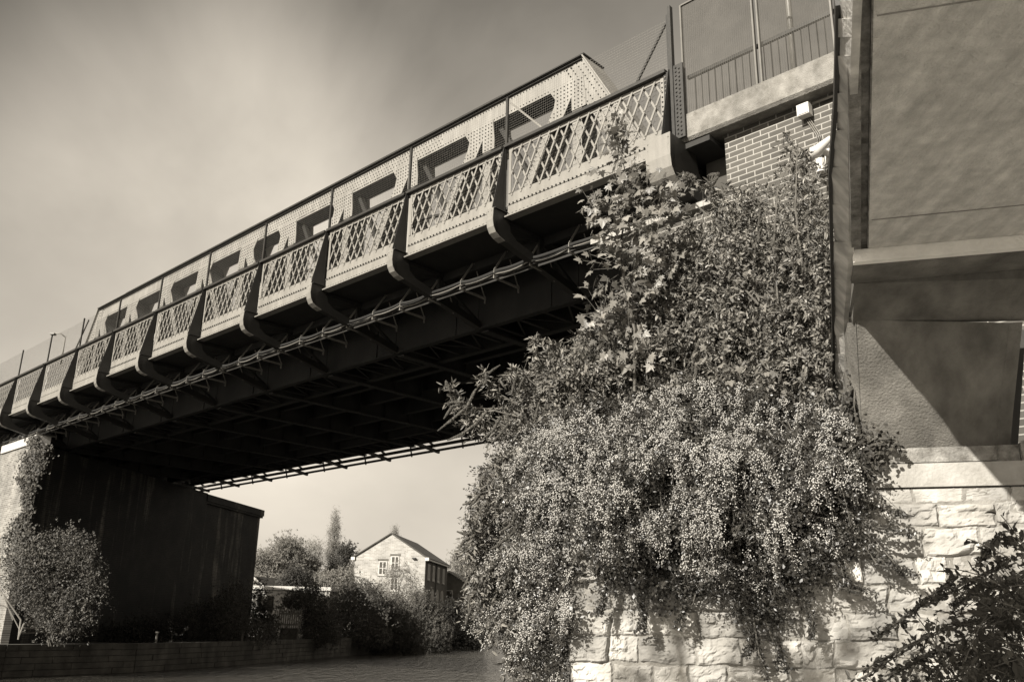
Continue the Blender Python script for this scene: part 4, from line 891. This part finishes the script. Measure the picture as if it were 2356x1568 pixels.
# ------------------------------------------------------------------ sycamore sapling
syc = empty('sycamore_sapling', W(-1.6, 10.9, 1.68), 'young sycamore with large pale lobed leaves reaching up in front of the parapet', 'tree')
lc = MB(); sc_ = MB()
trunk = [(1460, 900), (1452, 760), (1440, 650), (1432, 560), (1440, 450), (1428, 340), (1420, 262)]
sc_.tube([at(x+9*math.sin(k*1.9), y, MM, 10.75+.05*k) for k, (x, y) in enumerate(trunk)], np.linspace(.022, .005, len(trunk)), 6, False)
groups = [((1395, 255, 1450, 380), 46, 1), ((1400, 370, 1500, 470), 50, 1), ((1335, 425, 1450, 520), 64, 1), ((1450, 400, 1560, 520), 56, .95), ((1375, 510, 1520, 620), 80, 1), ((1350, 640, 1450, 760), 42, 1.05), ((1385, 740, 1520, 840), 34, 1.1), ((1500, 440, 1560, 520), 14, .9), ((1430, 600, 1540, 680), 26, 1), ((1520, 760, 1800, 900), 14, .8), ((1470, 470, 1530, 560), 18, .9)]
for (x0, y0, x1, y1), n_, sc in groups:
    n_ = int(n_*1.6); x = rng.normal((x0+x1)/2, (x1-x0)*.3, n_); y = rng.normal((y0+y1)/2, (y1-y0)*.3, n_)
    P = np.array([at(a_, c_, MM, 10.55+rng.uniform(0, .5)) for a_, c_ in zip(x, y)])
    d_ = rand_dirs(n_)*.6+np.array([-.2, -.3, -.55]); nr = rand_dirs(n_)*.6+np.array([-.45, -.6, .45])
    leaves(lc, P, d_, nr, .175*sc*rng.uniform(.5, 1.15, n_), .1, 'palm')
    cxm = np.array(at((x0+x1)/2, (y0+y1)/2+40, MM, 10.8))
    for i in range(0, n_, 2): sc_.tube([cxm*.5+P[i]*.5-UZ*.03, P[i]], [.004, .002], 3, False)
lc.build('crown', M['leafC'], syc); sc_.build('trunk', M['bark'], syc)
# ------------------------------------------------------------------ ivy down the left edge of the pier and on to the ledge
ivy = empty('ivy_plant', W(.9, 10.2, 1.68), 'dark ivy climbing the left edge of the concrete pier', 'ivy')
li = MB(); si = MB()
line = [(1975, 745), (1972, 800), (1968, 860), (1965, 930), (1972, 985), (1990, 1050)]
for k in range(620):
    u = rng.uniform(0, len(line)-1.001); i = int(u); f = u-i; x = line[i][0]*(1-f)+line[i+1][0]*f; y = line[i][1]*(1-f)+line[i+1][1]*f
    wd = 7+max(0, y-860)*.12
    P = at(x+rng.normal(0, wd), y, MM, 9.98+.25*max(0, (y-745)/290)-rng.uniform(0, .06))[None]
    leaves(li, P, rand_dirs(1)+np.array([0, 0, -.8]), rand_dirs(1)*.4+FACE, .06*rng.uniform(.6, 1.2), .05, 'palm' if y > 900 and k % 3 == 0 else 'oval')
for k in range(420):
    x = rng.normal(1985, 32); y = 1040+rng.normal(0, 30)-(x-1985)*.15; P = at(x, y, MM, 9.9-rng.uniform(0, .08))[None]
    leaves(li, P, rand_dirs(1)+np.array([0, 0, -.6]), rand_dirs(1)*.4+FACE, .055, .045, 'oval')
spray(li, [(2000, 1045), (2035, 1015), (2060, 1020), (2078, 1038)], 9.9, 9.8, 90, .05, .035, 'oval', si); spray(li, [(2000, 1030), (2020, 1010), (2065, 1008)], 9.9, 9.8, 60, .03, .02, 'oval', si)
si.tube([at(x, y, MM, 10.0) for x, y in line], .008, 5, False); li.build('leaves', M['ivy'], ivy); si.build('stems', M['bark'], ivy)
# ------------------------------------------------------------------ dark shrub close to the camera at the lower right
fg = empty('shadowed_shrub', V(1.9, 3.0, -1.62), 'dark shrub in shade close to the camera in the lower right corner', 'bush')
lg = MB(); sg_ = MB()
polyg = [(2090, 1568), (2170, 1510), (2230, 1450), (2290, 1370), (2340, 1290), (2400, 1230), (2400, 1640), (2030, 1640)]
def dg(x, y): return min(1, .15+((x-2030)+(y-1240)*.8)/560)
pxg = sample_poly(polyg, 270, dg); rg = np.array([at(x, y, np.array([0, 1., 0]), rng.uniform(2.9, 4.0)) for x, y in pxg])
twigs(lg, rg, rand_dirs(270)+np.array([-.5, 0, .1]), rng.uniform(.1, .25, 270), 11, .036, .016, 'oval', .2, np.array([0, .3, 1.]), .8, sg_, .002)
Yp = np.array([0, 1., 0])
for pts in ([(2200, 1330), (2100, 1400), (2010, 1470), (1960, 1500)][:3], [(2330, 1290), (2230, 1340), (2120, 1390)], [(2340, 1250), (2290, 1240), (2250, 1300)], [(2300, 1420), (2180, 1440), (2060, 1500), (1990, 1550)], [(2300, 1500), (2150, 1500), (2040, 1560)], [(2350, 1330), (2260, 1350), (2190, 1400)]):
    for k in range(3):
        q_ = [(x+rng.uniform(-10, 10), y+rng.uniform(-10, 10)) for x, y in pts]
        P = np.array([at(x, y, Yp, 3.5-.05*j) for j, (x, y) in enumerate(q_)]); kk = np.linspace(0, len(P)-1.001, 70); i = kk.astype(int); f = (kk-i)[:, None]; C = P[i]*(1-f)+P[i+1]*f
        leaves(lg, C+rng.normal(0, .006, C.shape), rand_dirs(70), rand_dirs(70), .022*rng.uniform(.7, 1.3, 70), .011, 'oval'); sg_.tube(P, .003, 4, False)
for x, y, s_ in ((2225, 1400, .1), (2240, 1460, .09), (2250, 1510, .13), (2180, 1450, .08), (2300, 1450, .1), (2280, 1370, .09), (2340, 1400, .12), (2310, 1330, .08), (2330, 1500, .13), (2260, 1550, .12), (2350, 1290, .1)):
    P = at(x, y, Yp, 3.2)[None]; leaves(lg, P, rand_dirs(1)+np.array([-.2, 0, -.5]), rand_dirs(1)*.3+np.array([0, -1, .5]), s_, s_*.5, 'oval')
lg.build('foliage', M['leafE'], fg); sg_.build('stems', M['bark'], fg)
# ------------------------------------------------------------------ shrub and ivy at the far abutment
def blob_pts(px, yfun): return np.array([at(x, y, Yp, yfun(x, y)) for x, y in px])
def shrub(name, poly, yd, yt, n, leafL, mt, label, cat='bush', dens=None, trunkpx=None, nl=9, face=FACE, ln=.4, wr=.5, group=None, base=None):
    c = np.array(poly).mean(0); bp = at(c[0], c[1], Yp, yd+yt/2); bp[2] = (base if base is not None else -1.02)+HC
    o = empty(name, bp, label, cat, group); l = MB(); s = MB()
    px = sample_poly(poly, n, dens); P = np.array([at(x, y, Yp, yd+rng.uniform(0, 1)**1.3*yt) for x, y in px])
    # clump the foliage round branch ends
    cl = P[rng.integers(0, n, max(6, n//14))]; j = rng.integers(0, len(cl), n); P = np.where((rng.random(n) < .72)[:, None], cl[j]+rng.normal(0, leafL*2.6, (n, 3)), P)
    twigs(l, P, rand_dirs(n)+face*.5, rng.uniform(.5, 1, n)*ln*(1+1.6*(rng.random(n) < .05)), nl, leafL, leafL*wr, 'quad', .15, face, .9)
    l.build('foliage' if cat != 'tree' else 'crown', mt, o)
    xs = [p[0] for p in poly]; w_ = (max(xs)-min(xs))
    for k in range(9 if trunkpx is None else 0):
        tgt = P[rng.integers(0, n)]; s.tube([bp+np.array([rng.normal(0, .1), rng.normal(0, .1), 0]), bp*.4+tgt*.6+np.array([0, 0, .2]), tgt], [leafL*.35, leafL*.2, leafL*.08], 5, False)
    if trunkpx is not None:
        r0 = trunkpx
        top = P[np.argmax(P[:, 2])]; mid = P.mean(0)
        s.tube([bp, bp*.6+mid*.4, mid, mid*.4+top*.6], [r0, r0*.8, r0*.5, r0*.15], 7, False)
        for k in range(22):
            tgt = P[rng.integers(0, n)]; a_ = rng.uniform(.25, .9); st = bp*(1-a_)+mid*a_; s.tube([st, (st+tgt)/2+np.array([0, 0, abs(tgt[2]-st[2])*.1]), tgt], [r0*.4, r0*.22, r0*.06], 5, False)
    s.build('trunk' if cat == 'tree' else 'stems', M['bark'], o)
    return o
shrub('riverside_shrub', [(45, 1290), (80, 1240), (130, 1225), (170, 1222), (190, 1235), (225, 1275), (232, 1320), (240, 1350), (225, 1380), (215, 1410), (230, 1440), (150, 1462), (120, 1450), (90, 1430), (50, 1390), (25, 1370), (20, 1320)], 33.6, 2.4, 4200, .085, M['bushleaf'], 'rounded leafy bush catching the sun at the foot of the far abutment', ln=.35)
iv2 = empty('abutment_ivy', e0+UZ*(HC-1), 'small leaved ivy hanging over the sunlit end of the far brick abutment', 'ivy'); l = MB()
for k in range(5200):
    y = rng.uniform(1000, 1300); xc = 86-(y-1000)*.16+6*math.sin(y*.05)+4*math.sin(y*.13); x = xc+rng.normal(0, 11+6*math.sin(y*.031)+max(0, y-1150)*.08)
    P = at(x, y, NN, 12.55-rng.uniform(0, .35))
    if (P @ D) < 39.0: P = P+D*rng.uniform(0, .25)
    leaves(l, P[None], rand_dirs(1)+np.array([0, 0, -.8]), rand_dirs(1)*.5+FACE, .11*rng.uniform(.6, 1.2), .09, 'quad')
l.build('leaves', M['ivy'], iv2)
s = MB(); s.tube([at(60, 1330, NN, 12.6), at(70, 1200, NN, 12.6), at(85, 1010, NN, 12.6)], .03, 5, False); s.build('stems', M['bark'], iv2)
# ------------------------------------------------------------------ house beyond the river
hd = np.array([.1240, .9923, 0]); hg = np.array([.9923, -.1240, 0]); h0 = np.array([-16.9, 101.0, 0])
def H(g, d, z): return h0+hg*g+hd*d+UZ*(z+HC)
HW, HL = 7.95, 13.0
ho = empty('brick_house', H(4, 6, -1.0), 'pale brick gable ended house with dark slate roof on the far bank', 'house')
b = MB(); b.prism([(0, -1.2), (HW, -1.2), (HW, 6.95), (HW/2, 9.45), (0, 6.95)], H, 0, .3); b.build('gable_wall', M['house'], ho)
b = MB(); b.box(H, (HW-.3, .303, -1.2), (HW-.01, HL, 6.9)); b.box(H, (.01, .303, -1.2), (.3, HL, 6.9)); b.prism([(.31, -1.2), (HW-.31, -1.2), (HW-.31, 6.9), (HW/2, 9.3), (.31, 6.9)], H, HL-.3, HL-.01); b.build('side_wall', M['housedark'], ho)
b = MB()
for sgn in (-1, 1):
    a = [(HW/2, 9.62), (HW/2+sgn*(HW/2+.35), 6.92), (HW/2+sgn*(HW/2+.35), 6.78), (HW/2, 9.48)]
    if sgn > 0: a = a[::-1]
    b.prism(a, H, -.18, HL+.2)
b.build('roof', M['roof'], ho)
b = MB(); b.box(H, (HW-.02, -.2, 6.62), (HW+.42, -.1, 6.95)); b.box(H, (-.4, -.2, 6.62), (.03, -.1, 6.95)); b.box(H, (HW+.3, -.1, 6.65), (HW+.42, HL, 6.8)); b.build('bargeboard_end', M['white'], ho)
def window(fr, a, c, z0, z1, d0, sgn=-1, nx=2, nz_=2, arch=False, fm=None, gm=None):
    f = MB(); t_ = .09
    def bx(b, x0, x1, za, zb, e0_, e1_): b.box(fr, (x0, d0+sgn*e1_, za), (x1, d0+sgn*e0_, zb))
    bx(f, a, c, z0, z0+t_, .01, .08); bx(f, a, c, z1-t_, z1, .01, .08); bx(f, a, a+t_, z0+t_, z1-t_, .01, .08); bx(f, c-t_, c, z0+t_, z1-t_, .01, .08)
    for i in range(1, nx): xm = a+(c-a)*i/nx; bx(f, xm-.045, xm+.045, z0+t_, z1-t_, .01, .07)
    for i in range(1, nz_): zm = z0+(z1-z0)*i/nz_; bx(f, a+t_, c-t_, zm-.03, zm+.03, .01, .065)
    o = f.build('window', fm or M['white'], ho); g = MB(); bx(g, a+.05, c-.05, z0+.05, z1-.05, .004, .03); g.build('pane', gm or M['glass'], o)
    if fm is None: s_ = MB(); bx(s_, a-.08, c+.08, z0-.1, z0-.01, .0, .12); s_.build('sill', M['coping'], o); s_ = MB(); bx(s_, a-.15, c+.15, z1+.02, z1+.24, .002, .02); s_.build('lintel', M['housedark'], o)
def hpx(x, y):   # window position on the gable from its place in the view
    q = at(x, y, hd, h0 @ hd); return (q-h0) @ hg, q[2]-HC
for x, y, w2, h2 in ((880.6, 1306, .45, .74), (909, 1294, .45, .72), (907, 1343, .44, .7)):
    g_, z_ = hpx(x, y); window(H, g_-w2, g_+w2, z_-h2, z_+h2, 0)
for g_, z_ in (hpx(951, 1283),): 
    b = MB(); b.box(H, (g_-.08, -.35, z_-.1), (g_+.3, -.02, z_+.05)); b.build('security_lamp', M['dark'], ho)
H2 = lambda d, g, z: H(g, d, z)
for d_ in (1.3, 3.9, 6.7, 9.8): window(H2, d_, d_+1.1, 4.7, 6.35, HW, 1, 2, 1, gm=M['skyglass'])
for d_ in (3.4, 6.2, 9.0):
    b = MB(); an = np.linspace(0, math.pi, 9); pg = [(d_+.85+.85*math.cos(a_), 3.0+.85*math.sin(a_)) for a_ in an]+[(d_, 2.0), (d_+1.7, 2.0)]
    v0 = [H(HW+.01, a_, z_) for a_, z_ in pg]; v1 = [H(HW+.07, a_, z_) for a_, z_ in pg]; n_ = len(pg); b.add(v0+v1, [tuple(range(n_, 2*n_))]+[(i, (i+1) % n_, (i+1) % n_+n_, i+n_) for i in range(n_)]); o = b.build('arched_window', M['coping'], ho)
    g = MB(); pg2 = [(d_+.85+.62*math.cos(a_), 3.0+.62*math.sin(a_)) for a_ in an]+[(d_+.23, 2.1), (d_+1.47, 2.1)]; v0 = [H(HW+.08, a_, z_) for a_, z_ in pg2]; g.add(v0, [tuple(range(len(v0)))]); g.build('pane', M['skyglass'], o)
    g = MB(); g.box(H, (HW+.085, d_+.81, 2.1), (HW+.1, d_+.89, 3.6)); g.build('glazing_bar', M['white'], o)
b = MB(); b.tube([H(HW+.1, 5.6, -1), H(HW+.1, 5.6, 6.7)], .06, 6); b.build('drainpipe', M['dark'], ho)
# lower wing and neighbouring roofs
def simple_house(name, c, ang, wd, ln, eave, ridge, label, wall, base=-1.0):
    ca, sa = math.cos(ang), math.sin(ang)
    fr = lambda g, d, z: np.array([c[0]+ca*g-sa*d, c[1]+sa*g+ca*d, z+HC])
    o = empty(name, fr(0, 0, base), label, 'house')
    b = MB(); b.prism([(-wd/2, base), (wd/2, base), (wd/2, eave), (0, ridge), (-wd/2, eave)], fr, -ln/2, ln/2); b.build('walls', wall, o)
    b = MB()
    for sgn in (-1, 1):
        a = [(0, ridge+.16), (sgn*(wd/2+.35), eave-.1), (sgn*(wd/2+.35), eave-.22), (0, ridge+.03)]
        if sgn > 0: a = a[::-1]
        b.prism(a, fr, -ln/2-.25, ln/2+.25)
    b.build('roof', M['roof'], o)
    b = MB()
    for sgn in (-1, 1): b.bar(fr(0, -ln/2-.27, ridge+.06), fr(sgn*(wd/2+.35), -ln/2-.27, eave-.16), .03, .2)
    b.build('bargeboard', M['coping'], o)
    b = MB(); b.box(fr, (-.5, -ln/2-.05, eave-1.6), (.5, -ln/2-.003, eave-.5)); q = b.build('window', M['white'], o); b = MB(); b.box(fr, (-.42, -ln/2-.07, eave-1.52), (.42, -ln/2-.053, eave-.58)); b.build('pane', M['glass'], q)
def gx(x, yy): r_ = ray(x, 1430); return r_[0]/r_[1]*yy
simple_house('small_house', (gx(604, 88), 90), -.25, 3.6, 7, 2.6, 3.9, 'small dark roofed house half hidden at the end of the wing wall', M['housedark'])
simple_house('distant_house', (gx(800, 150), 152), .9, 8, 11, 6.4, 9.2, 'distant dark roofed house seen between the pine and the gable house', M['housedark'])
simple_house('lower_house', (gx(1042, 118), 119), -.12, 6, 8, 4.6, 6.3, 'lower dark house joined behind the right end of the gable house', M['housedark'])
# long white flat roofed building
fl0 = at(562, 1352, Yp, 66.); 
def FL(x, d, z): return np.array([gx(562, 66)+x, 66+d+.05*x, z+HC])
fl = empty('flat_roofed_hut', FL(3, 2, -1), 'long white flat roofed hut behind the dark riverside hedge', 'hut')
wdt = gx(752, 66)-gx(562, 66)
b = MB(); b.box(FL, (0, 0, -1.1), (wdt, 3, 2.15)); b.build('walls', M['coping'], fl)
b = MB(); b.box(FL, (-.15, -.12, 2.155), (wdt+.1, 3.2, 2.42)); b.build('roof_fascia', M['white'], fl)
for a, c in ((.8, 1.9), (-.0, .35)):
    b = MB(); b.box(FL, (a, -.04, .75), (c, -.003, 1.7)); q = b.build('window', M['dark'], fl); b = MB(); b.box(FL, (a+.06, -.055, .81), (c-.06, -.043, 1.64)); b.build('pane', M['glass'], q)
for x in (717, 728, 739):
    b = MB(); xx = gx(x, 67)-gx(562, 66); b.tube([FL(xx, .6, 2.42), FL(xx, .6, 3.2)], .035, 5); tag(b.build('vent_pipe', M['rail']), 'thin upright vent pipe on the right end of the white hut roof', 'vent pipe', 'vent pipes on the hut roof')
# paling fence
pf = empty('paling_fence', V(gx(666, 54), 54, -.3), 'short run of pointed wooden palings on a block base behind the river wall', 'fence')
xa, xb_ = gx(642, 54), gx(692, 54)
b = MB(); b.box(V, (xa+.1, 54.0, -1.05), (xb_-.15, 54.4, -.35)); b.build('block_base', M['blockwall'], pf)
b = MB(); b.box(V, (xa, 53.98, -.2), (xb_, 54.02, -.1)); b.box(V, (xa, 53.98, .4), (xb_, 54.02, .5)); b.build('rail', M['wood'], pf)
for x in np.linspace(xa, xb_, 11):
    b = MB(); b.prism([(x-.035, -.36), (x+.035, -.36), (x+.035, .62), (x, .72), (x-.035, .62)], lambda a_, n_, z_: V(a_, n_, z_), 53.94, 53.975); b.build('paling', M['wood'], pf)
for x0 in (xa+.15, (xa+xb_)/2):
    b = MB(); b.tube([V(x0+u*.55, 53.9, -.42-.3*4*u*(1-u)) for u in np.linspace(0, 1, 9)], .018, 5); tag(b.build('hanging_chain', M['chain']), 'dark chain looped on the block base under the palings', 'chain', 'chains under the palings')
# boats moored far up the river
def boat(x, yy, L_, label, cab):
    xx = gx(x, yy); o = empty('moored_boat', V(xx, yy, -2.1), label, 'boat', 'boats moored up the river')
    st = [(-.5, .30, .55), (-.2, .5, .42), (.2, .5, .42), (.42, .3, .5), (.5, .03, .62)]; b = MB(); v = []
    for u, w_, h_ in st: v += [V(xx-w_*1.6, yy+u*L_, -2.1+h_*1.3), V(xx-w_*.9, yy+u*L_, -2.15), V(xx+w_*.9, yy+u*L_, -2.15), V(xx+w_*1.6, yy+u*L_, -2.1+h_*1.3)]
    f = []
    for i in range(4): f += [(i*4+j, i*4+j+1, i*4+5+j, i*4+4+j) for j in range(3)]+[(i*4+3, i*4, i*4+4, i*4+7)]
    b.add(v, f+[(0, 3, 2, 1)]); b.build('hull', M['coping'] if cab else M['wood'], o)
    if cab:
        b = MB(); b.box(V, (xx-.55, yy-L_*.2, -1.5), (xx+.55, yy+L_*.25, -.8)); b.build('cabin', M['white'], o); b = MB(); b.box(V, (xx-.45, yy-L_*.2-.03, -1.3), (xx+.45, yy-L_*.2-.003, -.95)); b.build('windscreen', M['glass'], o)
boat(1134, 215, 6, 'small white cabin boat moored far up the river', True); boat(1130, 180, 4, 'low open rowing boat moored in front of the cabin boat', False)
# ------------------------------------------------------------------ trees beyond the river
TR = 'trees beyond the far bank'
LN = .42
shrub('broadleaf_tree', [(578, 1310), (590, 1278), (615, 1270), (640, 1285), (652, 1330), (640, 1350), (580, 1345)], 100, 8, 3200, .2, M['treeA'], 'grey leafed tree at the left end of the tree line by the wing wall', 'tree', trunkpx=.25, group=TR, ln=LN)
shrub('broadleaf_tree', [(618, 1330), (624, 1285), (640, 1252), (655, 1240), (678, 1243), (696, 1268), (706, 1300), (700, 1345), (645, 1350)], 108, 9, 5200, .2, M['treeA'], 'biggest rounded tree of the tree line behind the white hut', 'tree', trunkpx=.35, group=TR, ln=LN)
shrub('bare_tree', [(700, 1290), (704, 1265), (714, 1249), (728, 1246), (740, 1260), (743, 1295), (733, 1330), (708, 1330)], 112, 6, 1500, .15, M['treeB'], 'thin rounded pale tree between the big tree and the poplar', 'tree', trunkpx=.16, group=TR, ln=LN, wr=.35)
shrub('poplar_tree', [(752, 1320), (753, 1270), (757, 1228), (764, 1198), (773, 1168), (779, 1198), (782, 1235), (782, 1290), (777, 1325), (760, 1335)], 116, 2, 5200, .09, M['treeB'], 'tall narrow poplar standing alone above the tree line', 'tree', trunkpx=.2, group=TR, face=np.array([-.3, -.4, 1.4]), ln=LN)
shrub('pine_tree', [(787, 1290), (787, 1266), (794, 1260), (803, 1260), (809, 1270), (804, 1284), (798, 1294), (789, 1298)], 112, 3, 900, .2, M['treeC'], 'small dark flat topped pine beside the left wall of the house', 'tree', trunkpx=.18, group=TR, ln=LN)
shrub('poplar_tree', [(902, 1245), (904, 1224), (910, 1208), (915, 1223), (916, 1245), (915, 1262), (904, 1262)], 135, 3, 1400, .1, M['treeB'], 'poplar tip showing just above the ridge of the gable house', 'tree', trunkpx=.2, group=TR, face=np.array([-.3, -.4, 1.4]), ln=LN)
shrub('poplar_tree', [(1042, 1310), (1043, 1280), (1047, 1268), (1057, 1274), (1062, 1310), (1058, 1340), (1044, 1340)], 140, 5, 1200, .2, M['treeB'], 'pale poplar right of the gable house behind the leaning spikes', 'tree', trunkpx=.3, group=TR, ln=LN)
shrub('broadleaf_tree', [(1036, 1400), (1038, 1335), (1055, 1306), (1082, 1292), (1120, 1296), (1170, 1306), (1180, 1400), (1120, 1430)], 128, 12, 5200, .22, M['treeA'], 'wide leafy tree right of the gable house', 'tree', trunkpx=.35, group=TR, ln=LN)
shrub('broadleaf_tree', [(575, 1352), (582, 1328), (640, 1330), (690, 1328), (740, 1330), (790, 1318), (812, 1308), (816, 1400), (760, 1400), (700, 1360)], 92, 6, 4200, .18, M['treeA'], 'low trees closing the gap between the hut and the house', 'tree', trunkpx=.2, group=TR, ln=LN)
shrub('broadleaf_tree', [(650, 1345), (660, 1318), (690, 1310), (715, 1325), (720, 1352)], 84, 3, 1200, .16, M['treeC'], 'low dark round tree just behind the hut roof', 'tree', trunkpx=.2, group=TR, ln=.35)
BK = 'bushes along the far river bank'
bush = [
 ([(240, 1480), (250, 1440), (330, 1425), (400, 1440), (400, 1480)], 42, 1.5, 900, .09, 'leafD', 'low dark growth on the wall top below the abutment'),
 ([(395, 1482), (400, 1420), (450, 1395), (500, 1375), (545, 1330), (562, 1350), (560, 1400), (640, 1445), (640, 1474)], 47, 3, 3600, .09, 'bankleaf', 'dark bush in the shade against the wing wall'),
 ([(560, 1450), (575, 1400), (592, 1340), (602, 1330), (610, 1350), (620, 1400), (640, 1420), (640, 1478), (560, 1478)], 53, 1.5, 1700, .1, 'bankleaf', 'dark pointed bush in front of the left end of the hut'),
 ([(640, 1400), (655, 1372), (690, 1352), (730, 1352), (745, 1372), (765, 1410), (790, 1475), (697, 1478), (697, 1400)], 56, 3, 3600, .1, 'bankleaf', 'rounded dark bush in front of the right end of the hut'),
 ([(755, 1420), (765, 1375), (790, 1345), (835, 1340), (870, 1352), (890, 1400), (900, 1485), (760, 1478)], 64, 4, 5200, .11, 'bankleaf', 'tallest dark bush left of the gable house foot'),
 ([(845, 1500), (850, 1430), (880, 1380), (920, 1372), (950, 1405), (980, 1445), (980, 1508), (860, 1512)], 68, 4, 5000, .12, 'bankleaf', 'dark bush hanging to the water in front of the house'),
 ([(935, 1410), (950, 1365), (975, 1358), (1000, 1392), (1025, 1430), (1040, 1495), (960, 1505)], 76, 4, 4200, .13, 'bankleaf', 'greyer bush catching light below the arched windows'),
 ([(1000, 1480), (1010, 1435), (1050, 1405), (1100, 1400), (1126, 1430), (1118, 1470), (1090, 1490), (1010, 1498)], 90, 5, 4200, .14, 'treeA', 'pale bush mass at the bend of the river'),
 ([(1010, 1503), (1020, 1455), (1080, 1435), (1115, 1452), (1113, 1487), (1060, 1500)], 86, 2, 2200, .12, 'leafD', 'low dark bush overhanging the water at the bend')]
for pl, yd, yt, n_, L_, mt_, lab in bush: shrub('bank_bush', pl, yd, yt, n_, L_, M[mt_], lab, group=BK, ln=.3)
shrub('young_tree', [(850, 1380), (868, 1330), (900, 1305), (940, 1300), (965, 1330), (970, 1380), (930, 1400), (880, 1400)], 80, 2, 1100, .12, M['leafC'], 'light thin leaved young tree in front of the house gable', 'tree', trunkpx=.08, group=None, ln=.8, wr=.45)
shrub('ornamental_bush', [(1020, 1405), (1022, 1392), (1040, 1384), (1056, 1392), (1058, 1415), (1040, 1425), (1022, 1420)], 88, 2, 500, .16, M['leafD'], 'clipped round dark bush among the pale growth at the bend', group=None, ln=.3)
# trees standing behind the viewpoint: they throw the soft trunk and leaf shadows on the stone wall
def shade_tree(P0, hgt, r0, lean, label, crown):
    o = empty('shade_tree', V(P0[0], P0[1], -1.62), label, 'tree', None); s_ = MB(); l_ = MB()
    p = V(P0[0], P0[1], -1.7); top = p+np.array([lean[0], lean[1], hgt]); mid = (p+top)/2+np.array([.2, .1, 0])
    s_.tube([p, mid, top], [r0, r0*.8, r0*.35], 8)
    for k in range(9):
        a_ = rng.uniform(.45, .95); st = p*(1-a_)+top*a_; d_ = rand_dirs(1)[0]; d_[2] = abs(d_[2])*.7; q = st+d_*rng.uniform(1.2, 2.6); s_.tube([st, (st+q)/2+UZ*.15, q], [r0*.3, r0*.2, r0*.06], 5, False)
    for c, r_, n_ in crown:
        P = np.array(c)+np.array([0, 0, HC])+rand_dirs(n_)*r_*rng.uniform(0, 1, n_)[:, None]**.5; twigs(l_, P, rand_dirs(n_), rng.uniform(.2, .5, n_), 8, .12, .07, 'quad', .2, None, .9)
    s_.build('trunk', M['bark'], o); l_.build('crown', M['leafD'], o)
shade_tree((-6.6, -1.6), 9.5, .17, (-.6, .5), 'leaning bare limbed tree on the near bank to the left behind the viewpoint', [((-5.4, -1.0, 6.3), 1.0, 110), ((-4.2, -2.2, 6.4), .9, 90), ((-6.4, .2, 5.6), .5, 60)])
shade_tree((-4.9, -4.6), 7.6, .16, (.3, .2), 'thick crowned tree on the near bank behind the viewpoint', [((-3.6, -4.0, 4.3), 1.5, 520), ((-4.4, -4.4, 6.6), 1.3, 150)])
# far wooded bank closing the horizon
l = MB(); n_ = 5200; x = rng.uniform(-75, 60, n_); P = np.stack([x, rng.uniform(170, 200, n_), np.zeros(n_)], 1)
hgt = 9+4*np.sin(x*.17)+2.5*np.sin(x*.43+1)+1.5*np.sin(x*1.1); P[:, 2] = -1+HC+rng.uniform(0, 1, n_)**.7*np.clip(hgt, 3, 14)
twigs(l, P, rand_dirs(n_), rng.uniform(.6, 1.4, n_), 6, .7, .4, 'quad', .1, FACE, .9)
tag(l.build('distant_wood', M['treeA']), 'band of distant woodland behind the house and river bend', 'woodland', kind='stuff')
print('objects', len(bpy.data.objects), 'tris', sum(len(o.data.polygons) for o in bpy.data.objects if o.type == 'MESH'))
